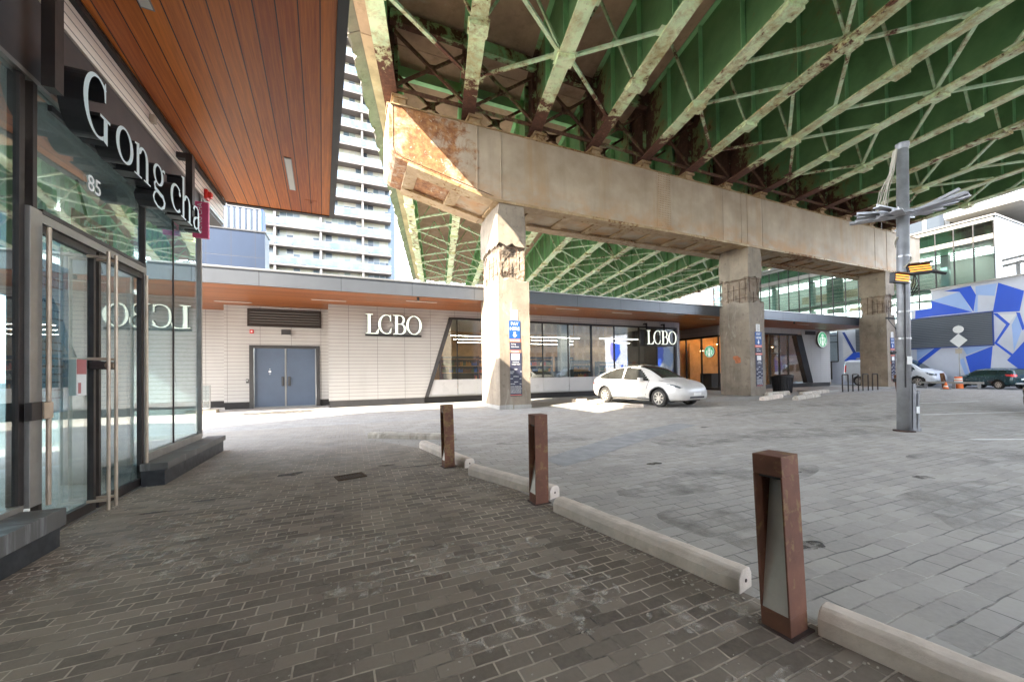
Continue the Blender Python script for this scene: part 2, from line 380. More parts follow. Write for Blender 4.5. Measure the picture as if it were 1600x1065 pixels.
def cap_material():
    n = NT('cap_beam_paint'); P = n.pos(); x, y, z = n.xyz(P)
    base = n.ramp(n.noise(.8, 6, .6), [(.3,(.32,.25,.18)),(.52,(.40,.325,.245)),(.75,(.48,.40,.31))])
    st = n.noise(1.9, 6, .65, P, (1,1,.1)); base = n.mix(n.math('MULTIPLY', n.step(st, .5, .75), .4), base, (.25,.20,.14))
    st2 = n.noise(.9, 5, .65, P, (1,1,.08)); base = n.mix(n.math('MULTIPLY', n.step(st2, .55, .7), .55), base, (.36,.22,.10))
    low = n.math('SUBTRACT', 1., n.math('DIVIDE', n.math('SUBTRACT', z, 7.5), 1.1), clamp=True)
    base = n.mix(n.math('MULTIPLY', n.math('MULTIPLY', low, n.step(n.noise(1.2, 5, .7, P, (.6,1,1)), .42, .62)), .8), base, (.44,.22,.075))
    end = n.math('SUBTRACT', 1., n.math('DIVIDE', n.math('ABSOLUTE', n.math('SUBTRACT', x, 2.4)), 2.7), clamp=True)
    mm = n.math('ADD', n.math('MULTIPLY', n.noise(2.0, 8, .72, P, None, .4), .8), n.math('MULTIPLY', end, .33))
    base = n.mix(n.step(mm, .55, .66), base, n.ramp(n.noise(5, 6, .7), [(.3,(.12,.045,.02)),(.5,(.27,.115,.045)),(.7,(.42,.22,.09))]))
    fl = n.step(n.noise(6, 6, .7), .62, .66); base = n.mix(n.math('MULTIPLY', fl, n.step(end, .3, .7)), base, (.52,.46,.33))
    n.col(base); n.set(Roughness=.72); n.bump(n.noise(26, 6, .7), .2, .01); return n.mat
M['cap'] = cap_material()
M['corten'] = m_rustpaint('weathering_steel', (.155,.062,.036), (.20,.082,.045), .66, (.05,.026,.02), scale=5, rough=.8)
M['cortendark'] = plain('dark_weathering_steel', (.045,.024,.018), .85, 0, .3, 8, .2)
M['steelplate'] = plain('brushed_steel', (.50,.44,.385), .42, .35, .15, 6, 0)
M['granite'] = plain('dark_granite', (.030,.031,.033), .5, 0, .5, 9, .05)
def granite_cap():
    n = NT('dark_granite_cap'); f = n.noise(2.2, 6, .65, None, (1,1,.1)); n.col(n.mix(n.step(n.noise(3.5, 6, .7, None, (1,3,.2)), .55, .72), n.ramp(f, [(.3,(.075,.070,.064)),(.7,(.12,.112,.102))]), (.24,.235,.23)))
    n.set(Roughness=.55); n.bump(n.noise(60, 4), .1, .005); return n.mat
M['granitecap'] = granite_cap()
M['soffitA'] = m_wood('walnut_soffit_planks', (.40,.080,.013), (.90,.275,.038), -.0624, .19)
M['soffitB'] = m_wood('wood_soffit_boards', (.19,.055,.016), (.38,.125,.035), 0, .19, along='X')
M['fascia'] = m_panel('grey_metal_fascia', (.115,.122,.135), 2.4, 0, .3, 0, .38, .55)
M['fasciadark'] = plain('dark_grey_flashing', (.075,.075,.078), .5, .3, .1, 2)
M['clad'] = m_clad('white_ribbed_cladding', (.485,.465,.445), .148, 1.13, .09)
M['cladL'] = m_clad('cream_clapboard', (.86,.77,.68), .095, 30., .7, -.02, axis='Y', line=(.05,.035,.03))
M['white'] = plain('white_spandrel_panel', (.50,.49,.485), .3, 0, .05, 1)
M['black'] = plain('black_powder_coat', (.022,.021,.022), .45, .2, .2, 4)
M['brownblack'] = plain('dark_bronze_metal', (.035,.027,.024), .5, .2, .25, 5)
M['bronze'] = plain('weathered_aluminium', (.30,.28,.255), .45, .6, .15, 4)
M['charcoal'] = plain('charcoal_panel', (.055,.052,.052), .4, .1, .2, 2)
M['bluedoor'] = plain('slate_blue_door_paint', (.095,.125,.18), .42, 0, .06, 1.5, .02)
M['bluepanel'] = m_panel('navy_cladding_panel', (.022,.036,.068), .92, 1.15, .35, .1, .45, .25)
M['alum'] = plain('pale_aluminium', (.36,.355,.345), .35, .7, .06, 3)
M['tanmetal'] = plain('stained_steel_tube', (.46,.36,.27), .38, .45, .2, 6)
M['letter'] = emit('lit_white_acrylic', (.80,.86,.72), .10)
M['letterblue'] = plain('pale_acrylic_face', (.56,.66,.66), .35, 0, .04, 3)
M['glassL'] = glass('storefront_glass', (.76,.86,.88), 1.2, .13)
M['glassB'] = glass('shop_window_glass', (.90,.95,.96), 1.0, .10)
M['darkglass'] = plain('tinted_glass', (.018,.022,.024), .07, 0, .1, 3)
M['rubber'] = plain('tyre_rubber', (.035,.032,.029), .85, 0, .4, 6, .1, objc=True)
M['red'] = plain('red_plastic', (.62,.025,.02), .35, 0, .08, 4)
M['pink'] = plain('magenta_sign_panel', (.72,.10,.22), .4, 0, .08, 4)
M['paper'] = plain('white_paper', (.78,.76,.72), .7, 0, .04, 6)
M['navy'] = plain('blue_sign_face', (.012,.075,.26), .4, 0, .08, 4)
M['slate'] = plain('dark_slate_sign_face', (.035,.036,.06), .45, 0, .15, 4)
M['salmon'] = plain('coral_sign_face', (.72,.17,.11), .45, 0, .08, 4)
M['signwhite'] = plain('white_sign_lettering', (.82,.82,.80), .5, 0, .03, 4)
M['tan'] = plain('beige_stone_base', (.50,.43,.34), .8, 0, .1, 5, .15)
M['orange'] = plain('orange_plastic', (.80,.17,.03), .5, 0, .1, 5)
M['pole'] = plain('grey_galvanised_steel', (.29,.29,.295), .55, .4, .25, 3, .05)
M['fin'] = plain('pale_galvanised_fin', (.46,.45,.46), .42, .55, .15, 5)
M['wire'] = plain('pale_cable', (.52,.47,.38), .7, 0, .1, 5)
M['heat'] = emit('glowing_heater_tube', (1., .36, .05), .16)
M['striplight'] = emit('linear_light_diffuser', (1., .93, .82), 1.0)
M['amber'] = emit('amber_lamp', (1., .58, .24), 3.5)
M['shoplight'] = emit('shop_light_diffuser', (1., .88, .70), 3.)
M['storefill'] = emit('store_fill_light', (1., .95, .86), 1.6)
M['interiorwhite'] = plain('interior_white', (.62,.60,.57), .7, 0, .06, 1)
M['interiorwood'] = plain('interior_oak', (.55,.31,.13), .6, 0, .25, 2)
M['interiorgrey'] = plain('interior_grey', (.40,.40,.38), .7, 0, .12, 1)
M['interiordark'] = plain('interior_dark', (.05,.05,.05), .7, 0, .2, 1)
M['menu'] = plain('pale_blue_menu_board', (.36,.56,.68), .4, 0, .04, 2)
M['inkblue'] = plain('menu_lettering', (.10,.16,.22), .5, 0, .04, 2)
M['green'] = plain('emblem_green', (.02,.28,.12), .4, 0, .06, 4)
M['green'] = emit('lit_emblem_green', (.03,.40,.17), .06)
M['emblemwhite'] = emit('lit_emblem_white', (.8,.85,.8), .07)
M['mblue'] = plain('mural_cobalt', (.015,.085,.58), .5, 0, .06, .6)
M['mdark'] = plain('mural_deep_blue', (.02,.055,.27), .5, 0, .06, .6)
M['mlight'] = plain('mural_pale_blue', (.30,.43,.72), .5, 0, .06, .6)
M['mgrey'] = plain('mural_pale_grey', (.54,.56,.64), .5, 0, .08, .8)
M['mwhite'] = plain('mural_white', (.66,.66,.69), .5, 0, .08, .8)
M['louver'] = m_corrug('grey_louvre', (.20,.22,.25), .12, 'Z')
M['vent'] = m_corrug('dark_louvre', (.085,.075,.07), .11, 'Z')
M['carwhite'] = plain('dusty_white_car_paint', (.52,.49,.455), .38, 0, .10, 2.5, 0, .4, objc=True)
M['cargreen'] = plain('dark_teal_car_paint', (.012,.045,.055), .25, .2, .1, 3, 0, .6, objc=True)
M['vanwhite'] = plain('white_van_paint', (.66,.68,.72), .35, 0, .05, 3, 0, .4, objc=True)
M['cardark'] = plain('black_car_paint', (.02,.02,.022), .25, .1, .1, 3, 0, .6, objc=True)
M['carglass'] = plain('car_glass', (.02,.038,.036), .05, 0, .2, 3, objc=True)
M['dustglass'] = plain('dusty_car_glass', (.030,.030,.027), .12, 0, .35, 2.5, objc=True)
M['rim'] = plain('dusty_alloy', (.50,.46,.41), .4, .5, .15, 6, objc=True)
M['lamp'] = plain('headlight_lens', (.12,.13,.14), .08, .3, .3, 12, objc=True)
M['tail'] = plain('red_tail_lens', (.65,.05,.05), .15, 0, .1, 6, objc=True)
M['brick'] = m_paver('red_brick_wall', .9, .35, [(.20,.09,.07),(.24,.11,.08),(.27,.13,.10),(.3,.15,.12)], (.4,.36,.33), 0, .5, .03)
M['rubble'] = plain('pale_grit', (.42,.37,.30), .9, 0, .35, 20)
M['oil'] = plain('oil_stain', (.075,.065,.055), .55, 0, .3, 6)
M['grate'] = plain('rusty_iron_grate', (.075,.045,.025), .8, .3, .4, 15, .3)
M['line'] = plain('worn_white_marking', (.62,.60,.56), .8, 0, .2, 10, .1)

def m_stain(name, c, lo=.42, hi=.6, scale=6, rough=.7, amax=.75):
    n = NT(name); n.col(c); n.set(Roughness=rough, Alpha=n.math('MULTIPLY', n.step(n.noise(scale, 6, .7), lo, hi), amax)); return n.mat
M['oil'] = m_stain('oil_stain', (.05,.043,.036), .38, .56, 7, .55, .8)
M['salt'] = m_stain('salt_bloom', (.62,.55,.46), .50, .66, 9, .9, .7)
M['grime'] = m_stain('lot_grime', (.12,.112,.10), .45, .70, 2.2, .8, .45)
# ------------------------------------------------------------------ camera
F_, YAW, PIT, ROL = 587.58, .4039, .0133, -.0142
fw = Vector((math.sin(YAW)*math.cos(PIT), math.cos(YAW)*math.cos(PIT), math.sin(PIT)))
rt0 = Vector((math.cos(YAW), -math.sin(YAW), 0)); up0 = rt0.cross(fw)
rt = rt0*math.cos(ROL) + up0*math.sin(ROL); up = up0*math.cos(ROL) - rt0*math.sin(ROL)
EYE = Vector((0,0,1.3))
cd = bpy.data.cameras.new('camera'); cam = bpy.data.objects.new('camera', cd); COL.objects.link(cam)
cam.matrix_world = Matrix(((rt.x,up.x,-fw.x,EYE.x),(rt.y,up.y,-fw.y,EYE.y),(rt.z,up.z,-fw.z,EYE.z),(0,0,0,1)))
cd.sensor_width = 36; cd.lens = 36*F_/1600; cd.shift_y = (575.28-532.5)/1600; cd.clip_start = .05; cd.clip_end = 1500
SC.camera = cam

# ------------------------------------------------------------------ daylight
SUN_AZ, SUN_EL = math.radians(28), math.radians(35)     # direction the light travels in plan, and its height
W = bpy.data.worlds.new('World'); SC.world = W; W.use_nodes = True
nt = W.node_tree; bg = nt.nodes['Background']
sky = nt.nodes.new('ShaderNodeTexSky'); sky.sky_type = 'NISHITA'; sky.sun_disc = False
sky.sun_elevation = SUN_EL; sky.air_density = 1.0; sky.dust_density = .6; sky.ozone_density = 1.0
tosun = Vector((-math.cos(SUN_AZ)*math.cos(SUN_EL), -math.sin(SUN_AZ)*math.cos(SUN_EL), math.sin(SUN_EL)))
sky.sun_rotation = math.atan2(tosun.x, tosun.y) % (2*PI)
hs = nt.nodes.new('ShaderNodeHueSaturation'); hs.inputs['Saturation'].default_value = .45; nt.links.new(sky.outputs[0], hs.inputs['Color']); nt.links.new(hs.outputs[0], bg.inputs[0]); bg.inputs[1].default_value = .15
sd = bpy.data.lights.new('sun', 'SUN'); sd.energy = 2.0; sd.angle = math.radians(.5); sd.color = (1., .91, .76)
so = bpy.data.objects.new('sun', sd); COL.objects.link(so); so.rotation_euler = (-tosun).to_track_quat('-Z', 'Y').to_euler(); so.location = tosun*60
SC.view_settings.view_transform = 'Standard'; SC.view_settings.look = 'None'; SC.view_settings.gamma = 1
SC.view_settings.exposure = 3.9
SC.render.engine = 'CYCLES'; cy = SC.cycles
cy.max_bounces = 9; cy.diffuse_bounces = 5; cy.glossy_bounces = 5; cy.transmission_bounces = 4; cy.transparent_max_bounces = 12
cy.caustics_reflective = False; cy.caustics_refractive = False; cy.use_denoising = True; cy.sample_clamp_indirect = 6

# ------------------------------------------------------------------ ground
def sheet(name, poly, z, mat, parent=None, n=None):
    mb = MB(); mb.add([(x, y, z) for x, y in poly], [tuple(range(len(poly)))]); o = mb.build(name, mat, parent)
    if o.data.polygons[0].normal.z < 0: o.data.flip_normals()
    return o
tag(sheet('ground', [(-160,-120),(220,-120),(220,260),(-160,260)], 0, M['asphalt']), 'grey asphalt ground reaching out past the buildings', 'ground', kind='structure')
curbline = [(3.0,-4.),(2.15,1.2),(1.2,6.6),(.3,8.2)]
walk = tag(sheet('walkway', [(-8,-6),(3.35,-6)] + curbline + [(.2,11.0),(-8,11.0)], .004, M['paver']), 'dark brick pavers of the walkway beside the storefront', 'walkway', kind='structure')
tag(sheet('parking_lot', [(3.35,-6),(33,-6),(33,11.0),(.2,11.0)] + curbline[::-1], .004, M['lot']), 'grey block paved parking lot under the elevated road', 'parking lot', kind='structure')
M['fore'] = m_paver('pale_forecourt_paver', .2, .1, [(.24,.228,.215),(.27,.258,.24),(.30,.288,.27),(.335,.32,.295)], (.5,.47,.42), 0, .5, .006, (.34,.31,.27), .5, .3)
tag(sheet('forecourt', [(-8,11.0),(33,11.0),(33,14.1),(-8,14.1)], .004, M['fore']), 'pale pavers of the sunlit forecourt in front of the shops', 'forecourt', kind='structure')
tag(sheet('sidewalk', [(-8,14.1),(34.5,14.1),(34.5,30),(-8,30)], .004, M['slab']), 'pale concrete sidewalk under the wood soffit', 'sidewalk', kind='structure')

def blob(cx, cy, rx, ry, seed, n=36, z=.008):
    r = random.Random(seed); ph = [r.uniform(0, 6.3) for _ in range(6)]; out = []
    for i in range(n):
        t = 2*PI*i/n; k = 1 + sum(.22/(j+1)*math.sin((j+2)*t+ph[j]) for j in range(6))
        out.append((cx + rx*k*math.cos(t), cy + ry*k*math.sin(t)))
    return out
def stain(poly, z, par=walk): 
    return sheet('oil_stain', poly, z, M['oil'], par)
stain(blob(-.75, 5.75, .13, .10, 1), .008); stain(blob(-1.38,4.95,.16,.035,2), .008); stain(blob(-1.75,4.72,.10,.03,3), .008); stain(blob(.45,5.7,.09,.05,4), .008); stain(blob(.9,5.45,.3,.03,8),.008)
tag(sheet('wet_stain', blob(-2.4,15.9,1.5,.5,6), .008, M['oil']), 'dark wet stain on the concrete before the blue double doors', 'stain', kind='stuff')
def smear(poly, mat, par, nm):
    return sheet(nm, poly, .0085, mat, par)
for q, (x, y, a, c) in enumerate(((1.72,1.45,.28,.16),(1.55,1.0,.22,.12),(1.9,.75,.3,.1),(1.0,1.9,.5,.3),(-.4,3.2,.8,.25),(.6,2.6,.6,.3),(-1.5,3.6,.5,.35),(-1.2,4.3,.4,.2),(1.35,4.2,.2,.3))): smear(blob(x,y,a,c,40+q), M['salt'], walk, 'salt_stain')
lot = [o for o in COL.objects if o.name == 'parking_lot'][0]
for q, (x, y, a, c) in enumerate(((4.2,3.2,1.2,.5),(6.5,5.0,1.6,.5),(5.5,1.6,1.1,.4),(9.0,4.6,1.5,.6),(3.4,6.4,.8,.35),(8.2,2.4,.9,.4),(13,5.5,1.8,.6),(11.5,7.6,1.6,.5),(2.9,2.2,.5,.5),(16,8,2.,.6))): smear(blob(x,y,a,c,60+q), M['grime'], lot, 'grime_stain')
for q, (x, y) in enumerate(((3.9,4.1),(5.1,3.0),(7.4,6.2),(6.2,2.2),(9.8,5.6),(3.1,1.7))): smear(blob(x,y,.10,.07,80+q), M['oil'], lot, 'oil_stain')
# worn parking lines
mb = MB()
mb.obox((11.0,2.55,.0085),(.85,-.42,0),(.02,.045,0),(0,0,.001)); mb.obox((16.0,4.6,.0085),(1.6,-.5,0),(.02,.05,0),(0,0,.001)); mb.obox((20,6.5,.0085),(1.6,-.4,0),(.02,.06,0),(0,0,.001))
tag(mb.build('parking_line', M['line']), 'worn white painted lines on the parking lot', 'line', kind='structure')
# patched darker strip across the lot
tag(sheet('asphalt_patch', [(2.6,5.0),(3.3,5.4),(5.2,6.3),(7.4,7.0),(7.6,6.55),(5.5,5.75),(3.4,4.8),(2.7,4.5)], .008, plain('worn_lot_patch', (.27,.262,.25), .8, 0, .2, 4, .2)), 'darker worn patch across the grey parking lot', 'patch', kind='structure')

# drain grate
g = thing('drain_grate', 'small rusty iron drain grate set in the brick walkway', 'grate', (-.02,5.27,.006), .25)
mb = MB(); mb.box(-.17,-.12,0,.17,-.095,.012); mb.box(-.17,.095,0,.17,.12,.012); mb.box(-.17,-.095,0,-.145,.095,.012); mb.box(.145,-.095,0,.17,.095,.012)
mb.build('grate_frame', M['grate'], g)
mb = MB(); mb.box(-.145,-.095,-.001,.145,.095,.002); mb.build('pit_bottom', M['interiordark'], g)
mb = MB()
for i in range(9): mb.box(-.135+i*.032,-.095,.001,-.12+i*.032,.095,.010)
mb.build('grille', M['grate'], g)

# pale grit swept against the storefront and the parking stops
rr = random.Random(3); mb = MB()
def chip(x, y, s):
    a = rr.uniform(0, 3.1); c, d = math.cos(a)*s, math.sin(a)*s
    mb.obox((x, y, .004+s*.25), (c*1.3, d*1.3, 0), (-d*.8, c*.8, 0), (0, 0, s*.35))
for i in range(620):
    y = rr.uniform(1.0, 8.4); base = -2.05 if (y < 4.12 or y > 5.9) else -2.3
    x = base + abs(rr.gauss(0, .12)) + .01; chip(x, y, rr.uniform(.002,.006))
for i in range(900):
    y = rr.uniform(.2, 5.5); chip(rr.uniform(-2.0, 1.6), y, rr.uniform(.0018,.0045))
for i in range(420):
    t = rr.random(); x = 2.3 + (1.15-2.3)*t; y = .4 + 6.2*t; chip(x - abs(rr.gauss(.02,.10)) - .05, y, rr.uniform(.002,.007))
tag(mb.build('gravel_debris', M['rubble']), 'pale grit and small stones scattered over the brick pavers', 'gravel', kind='stuff')

# ------------------------------------------------------------------ parking stops
def parking_stop(p, q, label, mat='curb', w=.155, h=.125, chipn=0, seed=0, group='concrete parking stops along the walkway'):
    p, q = Vector((*p,0)), Vector((*q,0)); L = (q-p).length; c = (p+q)/2; rz = math.atan2((q-p).y, (q-p).x)
    n = 26; prof = [(-w/2,0),(-w/2,h*.62),(-w*.36,h*.93),(-w*.2,h),(w*.2,h),(w*.36,h*.93),(w/2,h*.62),(w/2,0)]
    r = random.Random(seed); vs = []; fs = []; k = len(prof)
    for i in range(n+1):
        x = -L/2 + L*i/n
        for j, (y, z) in enumerate(prof):
            e = r.uniform(-.003,.003)
            if chipn and 1 <= j <= 6 and r.random() < chipn: e = -r.uniform(.01,.035)
            vs.append((x + (r.uniform(-.004,.004) if 0 < i < n else 0), y*(1+e*4), max(0, z + (e if z else 0))))
    for i in range(n):
        for j in range(k-1): fs.append((i*k+j, i*k+j+1, (i+1)*k+j+1, (i+1)*k+j))
    fs += [tuple(range(k)), tuple(range(n*k, (n+1)*k))[::-1]]
    mb = MB(); mb.add(vs, fs)
    o = fixn(mb.build('parking_stop', M[mat], None, bevel=.006)); o.location = c + Vector((0,0,.005)); o.rotation_euler = (0,0,rz)
    for sx in (-1,1):
        mb = MB(); mb.tube((sx*(L/2-.002), .0, h*.45), (sx*(L/2+.003), .0, h*.45), .011, .011, 10); mb.build('dowel_hole', M['cortendark'], o)
    return tag(o, label, 'parking stop', group, 'thing')
parking_stop((2.16,1.14),(2.55,-.85),'pale concrete parking stop running off past the nearest rusted bollard', chipn=.02)
parking_stop((1.80,3.12),(2.13,1.52),'pale concrete parking stop ending just short of the nearest rusted bollard', seed=2, chipn=.02)
parking_stop((1.44,4.72),(1.93,3.43),'pale concrete parking stop whose end is behind the middle rusted bollard', seed=3)
parking_stop((1.17,6.82),(1.50,5.05),'pale concrete parking stop passing behind the farthest rusted bollard', seed=4)
parking_stop((.34,8.38),(1.88,7.33),'chipped old parking stop lying crosswise beyond the farthest bollard', 'curbold', chipn=.06, seed=5)
G2 = 'loose concrete parking stops around the pillars'
parking_stop((7.2,11.75),(8.75,11.25),'dirty parking stop on the ground between first pillar and white car', 'curbold', seed=6, chipn=.05, group=G2)
parking_stop((8.6,10.95),(9.7,10.7),'pale parking stop by the rear wheel of the white car', 'curb', seed=7, group=G2)
parking_stop((8.95,14.3),(9.6,14.1),'short pale parking stop behind the white car near the shop', 'curb', seed=16, group=G2)
parking_stop((15.9,10.45),(18.2,11.1),'pale parking stop lying in front of the middle pillar', 'curb', w=.2, h=.17, seed=8, group=G2)
parking_stop((17.2,9.9),(20.4,10.75),'long grey parking stop on the lot in front of the trash can', 'curbold', w=.2, h=.17, seed=9, chipn=.04, group=G2)
parking_stop((20.6,11.6),(24.2,12.3),'grey parking stop at the sidewalk edge right of the trash can', 'curbold', w=.2, h=.17, seed=10, group=G2)
parking_stop((18.6,12.0),(20.6,12.2),'dark topped parking stop close behind the middle pillar base', 'curbold', w=.2, h=.2, seed=11, group=G2)

# ------------------------------------------------------------------ weathering steel bollards
def bollard(x, y, h, rz, lean, label, group='rusted steel bollards along the walkway'):
    t = thing('bollard', label, 'bollard', (x, y, 0), rz, group); t.rotation_euler = (lean[0], lean[1], rz)
    w = .070; d = .0735; f = .009            # half width, half depth, plate
    zb, zt = .115*h, .885*h
    mb = MB(); mb.box(-w,-d,0,w,d,zb); mb.build('base', M['corten'], t, bevel=.004)
    mb = MB(); mb.box(-w,-d,zt,w,d,h); mb.build('head', M['corten'], t, bevel=.004)
    for sg in (-1,1):
        mb = MB(); mb.box(sg*w,-d,zb,sg*(w-f),d,zt); mb.build('side_plate', M['corten'], t, bevel=.002)
    mb = MB(); mb.box(-w+f,d-.008,zb,w-f,d,zt); mb.build('back_plate', M['cortendark'], t)
    mb = MB(); mb.add([(-w+f+.001,-d+.004,zb),(w-f-.001,-d+.004,zb),(w-f-.001,d-.012,zt),(-w+f+.001,d-.012,zt),(-w+f+.001,-d+.008,zb),(w-f-.001,-d+.008,zb),(w-f-.001,d-.0085,zt),(-w+f+.001,d-.0085,zt)], [(0,1,2,3),(7,6,5,4),(0,4,5,1),(1,5,6,2),(2,6,7,3),(3,7,4,0)]); mb.build('light_panel', M['steelplate'], t)
    mb = MB(); mb.box(-w+.02,-d+.02,zt-.015,w-.02,d-.04,zt-.0005); mb.build('lamp_housing', M['black'], t)
    mb = MB(); mb.box(-w-.02,-d-.02,0,w+.02,d+.02,.010); mb.build('base_plate', M['cortendark'], t)
    return t
bollard(2.0,1.228,.875,math.radians(-87),(math.radians(1.2),math.radians(-1.2)),'tall rusted steel bollard with a tapered grey steel inset, nearest of the row')
bollard(1.728,3.40,.885,math.radians(-88),(0,0),'upright rusted steel bollard between two pale parking stops, middle of the row')
bollard(1.248,5.25,.872,math.radians(-84),(math.radians(.6),math.radians(-1.8)),'slightly leaning rusted bollard farthest along the row of parking stops')

# ------------------------------------------------------------------ pillars
PY0, PD = 12.59, 2.0
def pillar(x0, label, narrow=True, zs=(4.75,6.0), seed=0, w=1.22, PD=2.0):
    t = thing('concrete_pillar', label, 'pillar', (0,0,0), 0, 'concrete pillars under the cap beam')
    r = random.Random(seed)
    from mathutils import noise as mn
    def shell(name, za, zb, xs0, xs1, y0, y1, rough, mat, nz, nxy=13, topch=0, jag=0):
        # perimeter grid pushed about by noise
        per = []
        for i in range(nxy): per.append((i/nxy, 0))
        for i in range(nxy): per.append((1, i/nxy))
        for i in range(nxy): per.append((1-i/nxy, 1))
        for i in range(nxy): per.append((0, 1-i/nxy))
        vs = []; k = len(per)
        for j in range(nz+1):
            z = za + (zb-za)*j/nz; edge = min(1., min(j, nz-j)/2.2)
            ch = max(0, (z-(zb-topch))/topch)*.28 if topch else 0
            for u, v in per:
                x = xs0+ch*.3 + (xs1-xs0-ch*.6)*u; y = y0 + (y1-y0)*v
                nx, ny = (u-.5)*2, (v-.5)*2
                m = max(abs(nx), abs(ny)); nx = nx if abs(nx) > m-.01 else 0; ny = ny if abs(ny) > m-.01 else 0
                q = Vector((x*1.9+seed*7, y*1.9, z*1.9))
                d = rough*edge*(mn.fractal(q, 1., 2., 4) * .9 - .65) if rough else mn.fractal(q*.8, 1., 2., 4)*.012
                zj = (rough*.3*mn.noise(q*2)*edge if rough else 0)
                if jag and (j >= nz-2 if jag > 0 else j <= 2): zj += abs(jag)*mn.fractal(Vector((u*5+seed*3, v*5, j*.1)), 1., 2., 4)*(1. if (j == nz or j == 0) else .5)
                vs.append((x + nx*d, y + ny*d, z + zj))
        fs = []
        for j in range(nz):
            for i in range(k): fs.append((j*k+i, j*k+(i+1) % k, (j+1)*k+(i+1) % k, (j+1)*k+i))
        fs += [tuple(range(k))[::-1], tuple(range(nz*k, (nz+1)*k))]
        mb = MB(); mb.add(vs, fs); return mb.build(name, mat, t)
    xr = x0 + w
    shell('shaft', 0.0, zs[0]-.02, x0, xr, PY0, PY0+PD, 0, M['pillar'], 26, 17, jag=.20)
    s = shell('spalled_band', zs[0]-.35, zs[1]+.35, x0+.035, xr-.085 if narrow else xr-.03, PY0+.045, PY0+PD-.05, .11, M['spall'], 34, 21)
    mb = MB()
    xa, xb = x0+.03, xr-.10
    def bent(p, q, rad, n=5):
        p, q = Vector(p), Vector(q)
        mb.path([p+(q-p)*i/n + Vector((r.uniform(-.012,.012), r.uniform(-.012,.012), r.uniform(-.012,.012))) for i in range(n+1)], rad, 6)
    for k in range(4):
        x = xa+.1+k*(xb-xa-.15)/3; zb_ = zs[0]+r.uniform(-.05,.5); bent((x,PY0+.045,zb_), (x,PY0+.045,min(zs[1]+.05, zb_+r.uniform(.5,1.1))), .013)
    for k in range(4):
        y = PY0+.2+k*(PD-.4)/4; bent((x0+.03,y,zs[0]-.05+r.uniform(0,.2)), (x0+.03,y,zs[1]-r.uniform(.0,.4)), .013)
    for k in range(3):
        z = zs[0]+.2+k*(zs[1]-zs[0]-.3)/2
        if k != 1: bent((xb-r.uniform(0,.4),PY0+.04,z), (xa+r.uniform(0,.3),PY0+.04,z), .010)
        bent((xa,PY0+.1,z), (xa,PY0+r.uniform(.45,.85)*PD,z+.02), .010)
    mb.build('rebar', M['rebar'], s)
    shell('upper_shaft', zs[1], 7.62, x0+.0, xr-.12 if narrow else xr, PY0+.004, PY0+PD-.03, 0, M['pillar'], 16, 17, topch=.55, jag=-.20)
    if seed == 1:
        mb = MB(); mb.box(x0-.035,PY0-.03,0,x0+.5,PY0+.0,.16); mb.box(x0+.54,PY0-.03,0,xr+.03,PY0,.15); mb.box(x0-.03,PY0+.01,0,x0,PY0+PD,.14)
        mb.build('plinth', M['slab'], t, bevel=.01)
    mb = MB()
    for dx in (.0,) : mb.box(x0+.005,PY0-.006,3.5,x0+.9,PY0+.02,3.53)
    return t
pillar(4.90, 'sunlit concrete pillar with spalled rebar band, standing between blue doors and white car', seed=1)
pillar(18.32, 'blotchy concrete pillar with an orange mark, standing beside the trash can', seed=2, w=1.16, PD=1.65)
pillar(31.35, 'smaller looking concrete pillar standing behind the grey steel pole and bike racks', narrow=False, seed=3, w=1.05, PD=1.4)
# orange spray marks and painted patches
def spray(x, y, z, w, h, axis, seed):
    mb = MB(); pl = blob(0, 0, w/2, h/2, seed)
    if axis == 'X': mb.prism(pl, (x, y, z), (1,0,0), (0,0,1), (0,-.003,0))
    else: mb.prism(pl, (x, y, z), (0,1,0), (0,0,1), (-.003,0,0))
    return mb
P2 = [o for o in COL.objects if o.name.startswith('concrete_pillar')]
spray(18.295, 13.25, 1.85, .42, .36, 'Y', 23).build('spray_mark', plain('orange_spray_paint', (.40,.135,.06), .8, 0, .35, 9), P2[1])
spray(31.9, 12.58, 1.6, .5, .3, 'X', 5).build('spray_mark', plain('faded_spray_paint', (.42,.15,.06), .8, 0, .4, 9), P2[2])

# ------------------------------------------------------------------ cap beam
cb = thing('cap_beam', 'long rust streaked steel cap beam resting across three concrete pillars', 'beam', (18.5,13.6,7.55))
def cbuild(mb, name, mat, par=None, **k):
    o = mb.build(name, mat, par or cb, **k)
    if par is None: o.location = (-18.5,-13.6,-7.55)
    return o
BX0, BX1, BZ0, BZ1, BY1 = 1.17, 35.95, 7.60, 10.08, 14.65
prof = [(BX0,BZ1)] + [(BX0+.42-.42*math.cos(math.radians(a)), 8.72-.42*math.sin(math.radians(a))+.0) for a in (0,20,40,60)] + [(1.62,8.31),(4.75,BZ0),(33.2,BZ0),(35.5,8.05),(35.85,8.3),(BX1,8.7),(BX1,BZ1)]
mb = MB(); mb.prism(prof, (0,PY0,0), (1,0,0), (0,0,1), (0,BY1-PY0,0)); cbuild(mb, 'box_girder', M['cap'], bevel=.012)
